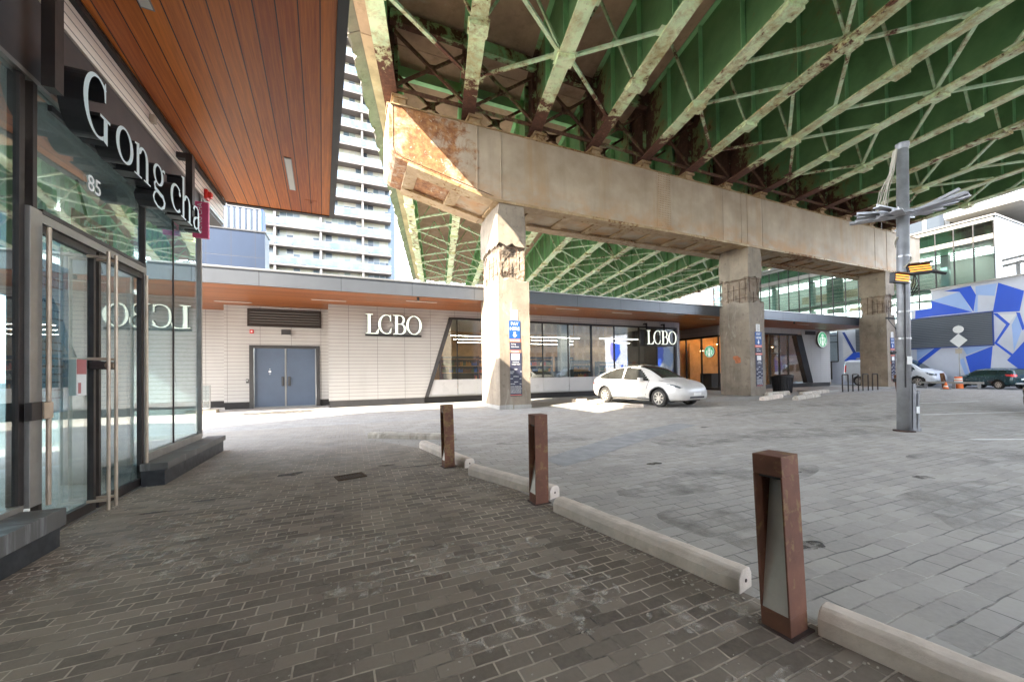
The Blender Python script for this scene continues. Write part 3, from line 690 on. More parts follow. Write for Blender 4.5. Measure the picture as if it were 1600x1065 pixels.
# bottom flanges with open panels between cross plates
mb = MB()
def low(x):
    if x < 4.75: return BZ0 + (4.75-x)/(4.75-1.62)*.71
    if x > 33.2: return BZ0 + (x-33.2)/2.3*.45
    return BZ0
segs = [1.75,4.75,33.2,35.4]
for a, b in zip(segs, segs[1:]):
    for y in (PY0-.03, BY1-.45):
        mb.bar((a,y+.24,low(a)-.07),(b,y+.24,low(b)-.07),.50,.10)
x = 1.95
while x < 35:
    if abs(x-5.5) > .3: mb.bar((x,PY0+.45,low(x)-.05),(x,BY1-.45,low(x)-.05),.42,.07)
    x += 1.55
cbuild(mb, 'bottom_flange', M['bearing'])
mb = MB(); mb.box(BX0+.06,PY0-.045,BZ1-.0,BX1-.05,PY0+.3,BZ1+.035); mb.box(BX0+.06,BY1-.3,BZ1,BX1-.05,BY1+.045,BZ1+.035); cbuild(mb, 'top_flange', M['bearing'])
for x in (4.15,5.05,16.6,17.9,18.35,19.5,30.2,31.6):
    mb = MB(); mb.box(x-.02,PY0-.016,low(x)+.02,x+.02,PY0+.01,BZ1-.02); cbuild(mb, 'stiffener_rib', M['cap'])
mb = MB(); mb.box(12.45,PY0-.022,BZ0+.02,13.25,PY0+.01,BZ1-.04)
for i in range(8):
    for j in range(24): mb.tube((12.53+i*.092,PY0-.021,BZ0+.12+j*.1),(12.53+i*.092,PY0-.045,BZ0+.12+j*.1),.026,.014,6,1)
cbuild(mb, 'splice_plate', [M['cap'], M['bearing']])
# weld bead of the rounded end plate
mb = MB(); mb.path([(BX0+.13,PY0-.003,10.06),(BX0+.13,PY0-.003,8.75),(1.36,PY0-.003,8.52),(1.62,PY0-.003,8.40),(4.75,PY0-.003,BZ0+.08)], .014, 6); cbuild(mb, 'weld_bead', M['rust'])
GX0, GDX = 1.55, 2.63
KD = .2126; DIR = Vector((KD,1,0)).normalized(); PER = Vector((1,-KD,0)).normalized()
GX = [1.55+2.63*i for i in range(13)]
GZ0, GZ1 = 10.66, 13.15
for i, gx in enumerate(GX):
    for yy in (13.0, 14.2):
        xx = gx + KD*(yy-13.0)
        mb = MB(); mb.box(xx-.42,yy-.30,BZ1+.037,xx+.42,yy+.30,BZ1+.12); mb.box(xx-.24,yy-.22,BZ1+.12,xx+.24,yy+.22,BZ1+.24); mb.box(xx-.20,yy-.17,BZ1+.24,xx+.20,yy+.17,BZ1+.42); mb.box(xx-.26,yy-.24,BZ1+.42,xx+.26,yy+.24,GZ0-.062)
        cbuild(mb, 'bearing', M['bearing'])

# ------------------------------------------------------------------ elevated road
br = thing('elevated_highway', 'green painted steel girder road bridge spanning overhead, peeling and rusted', 'bridge', (17,13.5,10.6))
def bbuild(mb, name, mat, par=None, **k):
    o = mb.build(name, mat, par or br, **k)
    if par is None: o.location = (-17,-13.5,-10.6)
    return o
def gp(i, s, z): # point on girder i (may be fractional), s metres along from the pier
    gx = GX0 + GDX*i; y0 = 13.0 if s <= 0 else 14.2
    x0 = gx + KD*(y0-13.0)
    return Vector((x0,y0,z)) + DIR*s
SP = [(-24.0, .60), (-.60, 34.0)]
STEP = 3.6
def girder(i, span):
    a, b = (SP[0] if span == 0 else SP[1]); P = lambda s, z: gp_s(i, span, s, z)
    mb = MB()
    mid = (GZ0+GZ1)/2
    mb.bar(P(a,mid), P(b,mid), .024, GZ1-GZ0-.02, 0)
    fwid = .46
    mb.bar(P(a,GZ0-.03), P(b,GZ0-.03), fwid, .06, 2)
    mb.bar(P(a,GZ1-.03), P(b,GZ1-.03), .34, .05, 1)
    # thickened lengths of flange away from the pier
    L = b-a
    mb.bar(P(a+L*.30,GZ0-.075), P(b-L*.30,GZ0-.075), fwid*.86, .03, 2)
    s = a + .2
    k = 0
    while s < b-.1:
        for sg in (-1,1):
            p = P(s, mid) + PER*sg*.09
            mb.obox(p, PER*.078, DIR*.008, Vector((0,0,(GZ1-GZ0)/2-.05)), 1)
        s += 1.8; k += 1
    # node blocks where the bracing is bolted on
    s = -STEP if span == 0 else STEP
    r = random.Random(i*7+span)
    while a+.5 < s < b-.5:
        mb.obox(P(s, GZ0-.10), PER*.25, DIR*.20, Vector((0,0,.085)), 2)
        mb.obox(P(s, GZ0-.045), PER*.29, DIR*.26, Vector((0,0,.012)), 2)
        for q in range(4): mb.tube(P(s+.1*(q%2*2-1), GZ0-.155)+PER*.12*(q//2*2-1), P(s+.1*(q%2*2-1), GZ0-.175)+PER*.12*(q//2*2-1), .02, .02, 6, 2)
        s += -STEP if span == 0 else STEP
    bbuild(mb, 'girder', [M['girder'], M['stiff'], M['flange']])
def gp_s(i, span, s, z):
    gx = 1.28 + 2.68*i; y0 = 13.0 if span == 0 else 14.2
    return Vector((gx + KD*(y0-13.0), y0, z)) + DIR*s
for i in range(13):
    for span in (0,1): girder(i, span)
# cross frames: (bay, span, s); the largest are parts, the far ones one part
frames = []
for span in (0,1):
    ss = [0.0] + [k*STEP for k in range(1, 10)]
    for k, s in enumerate(ss):
        for i in range(12):
            s2 = -s if span == 0 else s
            if span == 0 and s > 20: continue
            frames.append((i, span, s2, k))
frames.sort(key=lambda f: (gp_s(f[0]+.5, f[1], f[2], 11.) - EYE).length + (6 if f[1] else 0))
def add_frame(mb, i, span, s, k):
    P = lambda ii, ds, z: gp_s(ii, span, s+ds, z)
    e = .10   # stay clear of the webs
    if k == 0:
        s0 = -.28 if span == 0 else .28
        mb.bar(P(i+.04,s0,GZ0+.12), P(i+.96,s0,GZ1-.55), .09, .09, 0); mb.bar(P(i+.04,s0+.1*(1 if s0 > 0 else -1),GZ1-.55), P(i+.96,s0+.1*(1 if s0 > 0 else -1),GZ0+.12), .09, .09, 0)
        mb.bar(P(i+.03,s0,GZ0+.08), P(i+.97,s0,GZ0+.08), .09, .10, 0)
        mb.bar(P(i+.02,s0-.25 if span == 0 else s0+.25,GZ1-.30), P(i+.98,s0-.25 if span == 0 else s0+.25,GZ1-.30), .22, .40, 1)
        mb.obox(P(i+.5,s0,(GZ0+GZ1)/2-.2), PER*.16, DIR*.012, Vector((0,0,.16)), 0)
    else:
        # cross frame with a bottom strut, and lateral bracing in the plane of the flanges
        mb.bar(P(i+.04,0,GZ0+.10), P(i+.5,0,GZ1-.3), .07, .07, 2); mb.bar(P(i+.96,0,GZ0+.10), P(i+.5,0,GZ1-.3), .07, .07, 2)
        if i % 5 not in (3,) :
            up = (i+k) % 2
            a, b = (i+.06, i+.94) if up else (i+.94, i+.06)
            mb.bar(P(a,.0,GZ0+.05), P(b,STEP*.5,GZ0+.05), .10, .08, 2)
            mb.bar(P(a,.0,GZ0+.05), P(b,-STEP*.5,GZ0+.05), .10, .08, 2)
            mb.obox(P(a,.0,GZ0+.012), PER*.20, DIR*.22, Vector((0,0,.008)), 2)
            mb.obox(P(b,STEP*.5,GZ0+.012), PER*.20, DIR*.16, Vector((0,0,.008)), 2)
            mb.obox(P(b,-STEP*.5,GZ0+.012), PER*.20, DIR*.16, Vector((0,0,.008)), 2)
BM = [M['rust'], M['stiff'], M['brace']]
for f in frames[:96]:
    mb = MB(); add_frame(mb, *f); bbuild(mb, 'cross_frame', BM)
mb = MB()
for f in frames[96:]: add_frame(mb, *f)
tag(bbuild(mb, 'far_cross_frames', BM), kind='stuff')
# deck slab and its edges
def edge(i, span, s, off, z): return gp_s(i, span, s, z) + PER*off
for span in (0,1):
    a, b = SP[span]
    mb = MB()
    p = [edge(0,span,a,-1.05,0), edge(12,span,a,1.05,0), edge(12,span,b,1.05,0), edge(0,span,b,-1.05,0)]
    mb.add([(q.x,q.y,GZ1+.002) for q in p] + [(q.x,q.y,GZ1+.30) for q in p], [(3,2,1,0),(4,5,6,7),(0,1,5,4),(1,2,6,5),(2,3,7,6),(3,0,4,7)])
    bbuild(mb, 'deck_slab', M['deck'])
    from mathutils import noise as mn
    for side in (0,1):
        gi = 0 if side == 0 else 12; sg = -1 if side == 0 else 1
        n = 150; vs = []; fs = []
        for j in range(n+1):
            s = a + (b-a)*j/n
            q = mn.fractal(Vector((s*.9, side*9., span*5.)), 1., 2., 5)
            jag = max(0, q)*.30 if side == 0 else max(0,q)*.05
            jag2 = max(0, mn.fractal(Vector((s*1.7, 3+side*9., span*5.)), 1., 2., 5))*(.22 if side == 0 else .03)
            ring = [(.98,GZ1+.10),(1.42-jag2*.4,GZ1-.10+jag*.25),(1.50-jag2,GZ1-.16+jag),(1.52-jag2*.3,GZ1+.35),(1.52,GZ1+1.15),(1.22,GZ1+1.15),(1.10,GZ1+.34)]
            for o_, z in ring: pt = edge(gi, span, s, sg*o_, z); vs.append(pt)
        k = 7
        for j in range(n):
            for q in range(k): fs.append((j*k+q, j*k+(q+1) % k, (j+1)*k+(q+1) % k, (j+1)*k+q))
        fs += [tuple(range(k)), tuple(range(n*k, (n+1)*k))]
        mb = MB(); mb.add(vs, fs); o = fixn(bbuild(mb, 'parapet', M['parapet']))
        if side == 0 and span == 0:
            mb = MB(); r = random.Random(5)
            for j in range(46):
                s = -7.5 + j*.16; mb.tube(edge(0,0,s,-1.30,GZ1-.10), edge(0,0,s+.02,-1.47+r.uniform(0,.06),GZ1-.02+r.uniform(0,.12)), .014, .014, 5)
            mb.path([edge(0,0,-7.6+j*.4,-1.40+r.uniform(-.02,.02),GZ1-.09) for j in range(20)], .012, 5)
            mb.build('rebar', M['rebar'], o)
# broken soffit with bared reinforcement between the first two girders
c0 = gp_s(.52, 0, -4.4, GZ1-.006)
mb = MB(); pl = blob(0,0,.78,1.15,12)
mb.prism(pl, c0, PER, DIR, (0,0,-.01)); sp = bbuild(mb, 'broken_soffit', M['spall'])
mb = MB()
for j in range(9): mb.tube(c0+PER*(-.8+j*.2)+DIR*-1.0+Vector((0,0,-.05)), c0+PER*(-.8+j*.2)+DIR*1.0+Vector((0,0,-.05)), .013, .013, 5)
for j in range(12): mb.tube(c0+DIR*(-1.0+j*.18)+PER*-.85+Vector((0,0,-.075)), c0+DIR*(-1.0+j*.18)+PER*.85+Vector((0,0,-.075)), .011, .011, 5)
mb.build('rebar', M['rebar'], sp)
# ------------------------------------------------------------------ a building made of parts
class Bld:
    def __init__(s, name, label, cat, loc, group=None):
        s.e = thing(name, label, cat, loc, 0, group); s.l = Vector(loc)
    def p(s, mb, name, mat, par=None, **k):
        o = mb.build(name, mat, par or s.e, **k)
        if par is None: o.location = -s.l
        return o
    def bx(s, name, mat, *b, par=None, **k):
        mb = MB(); mb.box(*b); return s.p(mb, name, mat, par, **k)
def txt(b, s, o, u, v, size, mat, par=None, align='LEFT', name='lettering'):
    mb = MB(); mb.mesh(text_mesh(s, size, align), frame(o, u, v)); return b.p(mb, name, mat, par)

# ------------------------------------------------------------------ corner storefront beside the walkway
S = Bld('storefront_building', 'storefront with glass double doors, cream clapboard above and a sloping wood canopy', 'shop building', (-2.33,6,0))
FX = -2.33
S.bx('upper_wall', M['cladL'], -9,2.5,4.43,FX,9.15,7.6)
S.bx('unseen_tower', M['bluepanel'], -7,-9,7.6,-3.0,2.4,18)  # unseen; inferred from the lot's shadow, kept to shade it, thinned for sky light
S.bx('upper_wall', M['cladL'], -9,-16,4.43,FX,2.47,7.6)
S.bx('metal_trim', M['alum'], -6,7.97,4.36,FX+.006,9.155,4.425)
S.bx('metal_trim', M['black'], FX+.0,-6,4.735,FX+.05,9.10,4.80)
S.bx('sign_band', M['charcoal'], FX-.10,-6,3.74,FX-.02,7.93,4.425)
S.bx('side_soffit', M['fasciadark'], -6,7.99,4.30,FX-.01,9.12,4.355)
# canopy: boards, dark frame around them, light fittings
def cx(y): return -.09 - .0624*(y-3.81)
mb = MB(); mb.add([(FX+.05,-6,4.81),(cx(-6),-6,4.81),(cx(9.1),9.1,4.81),(FX+.05,9.1,4.81)], [(0,3,2,1)]); S.p(mb, 'canopy_soffit', M['soffitA'])
mb = MB()
mb.prism([(-6,4.795),(9.2,4.795),(9.2,5.12),(-6,5.12)], (0,0,0), (0,1,0), (0,0,1), (.0,0,0)) if 0 else None
def strip(mb, xin, xout, z0, z1):
    a = [(xin(-6),-6),(xout(-6),-6),(xout(9.2),9.2),(xin(9.1),9.1)]
    mb.add([(x,y,z0) for x,y in a] + [(x,y,z1) for x,y in a], [(3,2,1,0),(4,5,6,7),(0,1,5,4),(1,2,6,5),(2,3,7,6),(3,0,4,7)])
strip(mb, lambda y: cx(y)+.002, lambda y: cx(y)+.10, 4.785, 5.10)
mb.box(FX+.052,9.102,4.79,cx(9.1),9.2,5.10)
S.p(mb, 'canopy_fascia', M['fasciadark'])
mb = MB(); mb.add([(FX,-6,4.9),(cx(-6),-6,4.9),(cx(9.1),9.1,4.9),(FX,9.1,4.9),(FX,-6,5.09),(cx(-6),-6,5.09),(cx(9.1),9.1,5.09),(FX,9.1,5.09)], [(0,3,2,1),(4,5,6,7)]); S.p(mb, 'canopy_roof', M['fasciadark'])
M['diffuser'] = plain('frosted_light_diffuser', (.80,.78,.74), .5, 0, .03, 5)
for x, y0, y1 in ((-.95,6.90,8.06),(-1.71,3.35,4.58),(-.62,2.4,3.5)):
    mb = MB(); k = .0624*(y1-y0)/2
    mb.obox((x,(y0+y1)/2,4.803),(.052,.0033,0),(-k,(y1-y0)/2,0),(0,0,.005)); o = S.p(mb, 'ceiling_light', M['alum'])
    mb = MB(); mb.obox((x,(y0+y1)/2,4.797),(.042,.0027,0),(-k*.98,(y1-y0)/2-.02,0),(0,0,.004)); S.p(mb, 'diffuser', M['diffuser'], o).location = (0,0,0)
mb = MB(); mb.obox((-.72,8.52,4.805),(.02,.001,0),(0,.02,0),(0,0,.012)); mb.obox((-.72,8.52,4.806),(.11,.007,0),(-.006,.09,0),(0,0,.0025)); S.p(mb, 'access_hatch', M['soffitA'])
# glazing frame
fr = M['bronze']; dk = M['brownblack']
def post(y0, y1, z0, z1, m=fr, x0=FX-.065, x1=FX-.005, par=None, name='mullion'): return S.bx(name, m, x0,y0,z0,x1,y1,z1, par=par, bevel=.003)
post(4.145,4.20,.33,3.74,dk,FX-.09,FX-.02); post(4.20,4.33,.30,2.68,fr,FX-.09,FX+.01); post(4.255,4.30,2.68,3.74,dk)
post(6.02,6.075,.0,2.68,fr); post(6.03,6.06,2.68,3.74,dk)
post(6.925,6.942,.36,3.74,dk,FX-.055,FX-.03); post(7.91,7.96,.30,4.42,fr,FX-.06,FX-.0)
S.bx('door_header', dk, FX-.12,4.33,2.665,FX+.012,6.02,2.70); S.bx('door_header', M['bronze'], FX-.12,4.33,2.59,FX+.006,6.02,2.664)
S.bx('window_rail', M['bronze'], FX-.10,6.087,.28,FX+.01,7.90,.37,bevel=.003); S.bx('window_rail', M['bronze'], FX-.10,-5.,.22,FX+.01,4.145,.34,bevel=.003)
S.bx('window_rail', M['bronze'], FX-.10,-5.,3.70,FX+.0,7.89,3.738)
gx = FX-.045
def pane(y0, y1, z0, z1, name='window', x=gx): return S.bx(name, M['glassL'], x-.006,y0,z0,x+.006,y1,z1)
pane(.62,4.145,.34,3.70); pane(-5,.58,.34,3.70); post(.58,.62,.34,3.70,dk,FX-.08,FX-.005)
pane(4.30,6.03,2.70,3.70); pane(6.06,6.92,.37,3.70); pane(6.945,7.89,.37,3.70)
S.bx('end_window', M['glassL'], -6,7.94,.3,FX-.1,7.952,4.3)
# double doors
for y0, y1, hy in ((4.34,5.085,4.97),(5.135,6.015,5.10)):
    d = S.bx('door', M['glassL'], gx-.006,y0+.035,.10,gx+.006,y1-.035,2.52)
    mb = MB()
    mb.box(gx-.018,y0,.012,gx+.03,y0+.035,2.585); mb.box(gx-.018,y1-.035,.012,gx+.03,y1,2.585); mb.box(gx-.018,y0+.035,.012,gx+.03,y1-.035,.10); mb.box(gx-.018,y0+.035,2.52,gx+.03,y1-.035,2.585)
    S.p(mb, 'door_frame', dk, d).location = (0,0,0)
    mb = MB(); mb.tube((-2.20,hy,.02),(-2.20,hy,2.56),.0145,.0145,12)
    for z in (.12,1.5,2.5): mb.box(gx+.02,hy-.012,z-.012,-2.205,hy+.012,z+.012)
    S.p(mb, 'handle', M['tanmetal'], d, smooth=False).location = (0,0,0)
mb = MB(); mb.tube((-2.29,4.345,.28),(-2.29,4.345,2.56),.016,.016,10); S.p(mb, 'hinge_tube', M['tanmetal']); mb = MB(); mb.tube((-2.30,5.985,.0),(-2.30,5.985,2.56),.015,.015,10); S.p(mb, 'hinge_tube', M['tanmetal'])
mb = MB(); mb.box(gx+.03,4.98,1.40,-2.24,5.19,1.475); o = S.p(mb, 'door_lock', M['brownblack'], bevel=.003)
for y in (5.02,5.12):
    mb = MB(); mb.tube((-2.24,y,1.437),(-2.222,y,1.437),.026,.026,16); S.p(mb, 'lock_cylinder', M['tanmetal'], o).location = (0,0,0)
mb = MB(); mb.box(FX+.012,4.14,.985,FX+.055,4.34,1.125); o = S.p(mb, 'latch_box', M['brownblack'], bevel=.004)
mb = MB(); mb.box(FX+.056,4.245,.99,FX+.068,4.345,1.12); S.p(mb, 'latch_plate', M['tanmetal'], o).location = (0,0,0)
S.bx('threshold', M['bronze'], FX-.12,4.33,.0,FX+.02,6.02,.012)
# street number on the transom glass
txt(S, '85', (gx+.012,4.99,3.17), (0,1,0), (0,0,1), .225, M['signwhite'], name='house_number')
# room behind the glass
S.bx('interior_floor', M['interiorgrey'], -8,-5,.004,FX-.13,7.9,.02)
S.bx('interior_wall', M['interiorgrey'], -8.1,-5,.02,-7.95,7.9,4.2)
S.bx('interior_wall', M['interiordark'], -7.95,-5.1,.02,FX-.2,-5.0,4.2)
S.bx('interior_ceiling', M['interiorwhite'], -7.95,-5,3.76,FX-.15,7.93,3.9)
S.bx('interior_bulkhead', M['interiorwhite'], -3.3,-4.9,3.05,-3.15,6.1,3.5)
S.bx('interior_column', M['interiorwhite'], -3.25,6.35,.02,-2.9,6.75,3.76)
S.bx('interior_column', M['interiorwhite'], -3.3,7.1,.02,-2.95,7.3,3.76)
S.bx('interior_counter', M['interiorwhite'], -5.2,-2,.02,-4.4,5.6,1.1)
S.bx('interior_ceiling_or_fill_light', M['storefill'], -5.6,0,3.70,-5.45,5.6,3.73); S.bx('interior_ceiling_or_fill_light', M['storefill'], -3.9,1,3.70,-3.78,7.4,3.73)  # glowing strips added to brighten the room; no fittings known here
mb = MB(); mb.tube((-2.52,5.15,3.3),(-2.60,5.75,2.5),.012,.012,8); S.p(mb, 'stay_rod', M['brownblack'])
t = thing('menu_board', 'pale blue menu sheet hanging behind the glass door of the storefront', 'menu', (-2.50,4.78,1.0))
mb = MB(); mb.box(0,-.26,0,.012,.20,1.36); mb.build('sheet', M['menu'], t)
mb = MB(); r = random.Random(2)
for i in range(17):
    z = 1.28-i*.072
    if i in (3,8): continue
    y = -.23
    while y < .08: w = r.uniform(.02,.06); mb.box(.0125,y,z,.0135,y+w,z+.014); y += w+.012
mb.build('lettering', M['inkblue'], t)
t = thing('promotion_poster', 'deep pink poster reading exclusive menu behind the transom glass', 'poster', (-2.46,5.28,2.70))
mb = MB(); mb.box(0,-.33,0,.01,.34,.25); mb.build('sheet', M['pink'], t)
mb = MB(); mb.mesh(text_mesh('EXCLUSIVE', .085), frame((.0115,-.16,.14),(0,1,0),(0,0,1))); mb.mesh(text_mesh('MENU', .085), frame((.0115,.02,.045),(0,1,0),(0,0,1))); mb.build('lettering', M['signwhite'], t)
t = thing('notice_sheet', 'small red and white notice taped on the glass door near the lock', 'notice', (-2.345,4.86,1.15))
mb = MB(); mb.box(0,-.07,0,.004,.07,.34); mb.build('sheet', M['paper'], t)
mb = MB(); mb.box(.0045,-.07,.20,.0055,.07,.34); mb.box(.0045,-.05,.02,.0055,-.01,.12); mb.build('print', plain('faded_red_print', (.45,.16,.15), .6), t)
t = thing('window_poster', 'red and white poster in the near shop window', 'poster', (-2.52,3.72,.45))
mb = MB(); mb.box(0,-.3,0,.01,.21,1.25); mb.build('sheet', M['paper'], t)
mb = MB(); mb.box(.0105,-.3,.55,.0115,.17,1.25); mb.build('print', M['red'], t)
# dark stone ledges
def ledge(y0, y1, zt, cap, label):
    t = thing('stone_ledge', label, 'ledge', (-2.2,(y0+y1)/2,0), 0, 'dark stone ledges under the storefront windows'); c = (y0+y1)/2
    mb = MB(); mb.box(-.125,y0-c,0,.10,y1-c-.012,zt-cap-.001); mb.build('base', M['granite'], t, bevel=.004)
    mb = MB(); mb.box(-.135,y0-c,zt-cap,.13,y1-c,zt); mb.build('slab', M['granitecap'], t, bevel=.005)
ledge(-5,4.12,.30,.135,'dark stone ledge below the nearest shop window with whitish streaks')
ledge(5.90,8.2,.275,.085,'dark stone ledge beyond the glass doors at the building corner')

# hanging letters over the doors
SX = -2.12
sg = thing('shop_sign', 'raised white and black letters Gong cha hung over the glass doors', 'sign', (SX,5.8,3.51))
pos = {'G': (0,4.42,.57,.47), 'o': (1,4.91,.57,.55), 'n': (2,5.25,.57,.54), 'g': (3,5.64,.57,.61), 'c': (4,6.13,.57,.63), 'h': (5,6.45,.57,.59), 'a': (6,6.85,.57,.61)}
for ch, (k, y, h, w) in pos.items():
    mb = MB(); Mx = Matrix(((0,0,.001,-.17),(w,0,0,y-5.8),(0,h*(1.),0,-.01),(0,0,0,1)))
    Mx = Matrix(((0,0,1,-.17),(w,0,0,y-5.8),(0,h*(1.0 if ch != 'G' else 1.02),0,-.0),(0,0,0,1)))
    add_glyph(mb, ch, Mx, .17); fixn(mb.build('letter', [M['letterblue'], M['black']], sg))
for z in (.04,.30):
    mb = MB(); mb.box(-.20,-1.42,z,-.172,1.40,z+.05); mb.build('rail', M['black'], sg)
for y in (-1.63,1.17):
    mb = MB(); mb.box(-.10,y-.05,.10,-.02,y+.05,1.10); mb.box(-.21,y-.05,1.02,-.101,y+.05,1.10); mb.build('bracket', M['brownblack'], sg)
t = thing('blade_sign', 'narrow magenta sign panel sticking out past the last letter of the shop sign', 'sign', (-2.22,7.42,3.52))
mb = MB(); mb.box(-.07,-.03,0,.14,.03,.58); mb.build('panel', M['pink'], t, bevel=.01)
mb = MB(); mb.mesh(text_mesh('GONG CHA', .09), frame((.055,-.032,.06),(0,0,1),(-1,0,0))); mb.build('lettering', M['signwhite'], t)
mb = MB(); mb.box(-.14,-.05,.08,-.071,.05,.5); mb.build('bracket', M['black'], t)
t = thing('alarm_strobe', 'red fire alarm strobe on the clapboard above the magenta blade sign', 'alarm', (-2.33,8.12,4.50))
mb = MB(); mb.box(0,-.075,-.085,.05,.075,.085); mb.build('housing', M['red'], t, bevel=.012)
mb = MB(); mb.box(.05,-.05,-.05,.10,.05,.05); mb.build('strobe_lens', M['red'], t, bevel=.015)
t = thing('wall_sensor', 'small pale sensor box on the clapboard over the shop letters', 'sensor', (-2.33,6.15,4.60))
mb = MB(); mb.box(0,-.035,-.05,.06,.035,.05); mb.build('body', M['tan'], t, bevel=.01)

# ------------------------------------------------------------------ liquor shop across the forecourt
L = Bld('shop_pavilion', 'low white ribbed shop building with slanted glass front and a wood soffit', 'shop building', (8.8,17.05,0))
WY = 17.05
mb = MB()
mb.prism([(-.85,.28),(3.02,.28),(4.16,3.92),(4.16,4.24),(-.85,4.24)], (0,WY,0), (1,0,0), (0,0,1), (0,.25,0))
mb.box(4.161,WY,3.925,18.42,WY+.25,4.24); mb.box(18.20,WY,.28,18.42,WY+.25,3.924)
L.p(mb, 'front_wall', M['clad'])
L.bx('side_wall', M['clad'], -.85,WY+.251,.28,-.60,18.499,4.24)
L.bx('plinth', M['charcoal'], -.83,WY+.02,0,3.0,WY+.24,.279); L.bx('plinth', M['charcoal'], -.83,WY+.241,0,-.62,18.499,.279)
mb = MB(); mb.box(-4.72,18.5,.28,-3.86,18.75,4.24); mb.box(-1.27,18.5,.28,-.40,18.75,4.24); mb.box(-3.859,18.5,2.62,-1.271,18.75,4.24); L.p(mb, 'door_wall', M['clad'])
L.bx('plinth', M['black'], -4.70,18.52,0,-3.87,18.74,.279); L.bx('plinth', M['black'], -1.26,18.52,0,-.84,18.74,.279)
L.bx('recess_side_wall', M['clad'], -4.72,18.751,.28,-4.5,20,4.24)
L.bx('recess_wall', M['clad'], -10,20,.28,-4.5,20.25,4.24); L.bx('plinth', M['black'], -10,20.02,0,-4.5,20.24,.279)
# louvre, doors
v = L.bx('vent', M['vent'], -3.84,18.47,3.45,-1.28,18.499,4.08)
mb = MB(); 
for b in ((-3.92,3.40,-1.20,3.45),(-3.92,4.08,-1.20,4.13),(-3.92,3.451,-3.84,4.079),(-1.28,3.451,-1.20,4.079)): mb.box(b[0],18.455,b[1],b[2],18.498,b[3])
L.p(mb, 'vent_frame', M['brownblack'], v).location = (0,0,0)
mb = MB(); mb.box(-3.86,18.46,.0,-3.72,18.7,2.62); mb.box(-1.41,18.46,0,-1.27,18.7,2.62); mb.box(-3.719,18.46,2.50,-1.411,18.7,2.62); L.p(mb, 'door_frame', M['charcoal'])
for x0, x1, hx in ((-3.70,-2.585,-2.68),(-2.545,-1.43,-2.44)):
    d = L.bx('door', M['bluedoor'], x0,18.55,.02,x1,18.60,2.495, bevel=.004)
    mb = MB(); mb.path([(hx,18.55,.95),(hx,18.49,.95),(hx,18.49,1.25),(hx,18.55,1.25)], .014, 8); mb.box(hx-.05,18.542,.90,hx+.05,18.549,1.30); L.p(mb, 'handle', M['charcoal'], d).location = (0,0,0)
    mb = MB(); mb.box(x0,18.544,.0,x1,18.549,.05); mb.box(x1-.03 if hx > -2.5 else x1-.022,18.544,.05,x1,18.549,2.49); L.p(mb, 'edge_strip', M['alum'], d).location = (0,0,0)
    if hx < -2.5:
        mb = MB(); mb.lathe([(.0,0),(.05,0),(.05,.002)], (-3.15,18.546,1.52), 'Y', 20); mb.box(-3.18,18.545,1.40,-3.12,18.548,1.415); mb.box(-3.17,18.545,1.62,-3.13,18.548,1.64); L.p(mb, 'door_notice', M['signwhite'], d).location = (0,0,0)
mb = MB(); mb.box(-2.583,18.54,.02,-2.547,18.62,2.495); L.p(mb, 'door_astragal', M['alum'])
# glass front
yb = WY+.06
L.bx('frame_head', M['black'], 4.17,WY-.03,3.84,18.20,WY+.14,3.92)
mb = MB(); mb.prism([(3.02,.30),(3.19,.30),(4.33,3.84),(4.16,3.84)], (0,WY-.04,0), (1,0,0), (0,0,1), (0,.18,0)); L.p(mb, 'slanted_jamb', M['charcoal'])
L.bx('end_jamb', M['black'], 18.06,WY-.02,.36,18.20,WY+.14,3.84)
L.bx('sill', M['alum'], 3.2,WY-.05,.30,18.19,WY+.14,.355)
L.bx('plinth', M['black'], 3.05,WY+.25,0,18.4,WY+.4,.298)
xs = [4.55,6.0,7.5,9.04,10.56,12.02,13.56,15.33,16.68]
def slx(z): return 3.19 + (z-.30)*(4.33-3.19)/3.54
mb = MB(); mb.prism([(slx(1.07),1.07),(4.53,1.07),(4.53,3.84),(slx(3.84),3.84)], (0,yb,0), (1,0,0), (0,0,1), (0,.02,0)); L.p(mb, 'window', M['glassB'])
mb = MB(); mb.prism([(slx(.36),.36),(4.53,.36),(4.53,1.06),(slx(1.06),1.06)], (0,WY,0), (1,0,0), (0,0,1), (0,.08,0)); L.p(mb, 'spandrel', M['white'])
for a, b in zip(xs, xs[1:]+[18.06]):
    L.bx('window', M['glassB'], a+.02,yb,1.07,b-.02,yb+.02,3.84); L.bx('spandrel', M['white'], a+.012,WY,.36,b-.012,WY+.08,1.06)
for x in xs:
    w = .07 if x == 12.02 else .022
    L.bx('mullion', M['black'], x-w/2-.002,WY+.01,1.07,x+w/2+.002,WY+.13,3.839)
L.bx('end_wall', M['charcoal'], 18.2,17.31,0,18.42,24.8,4.24)
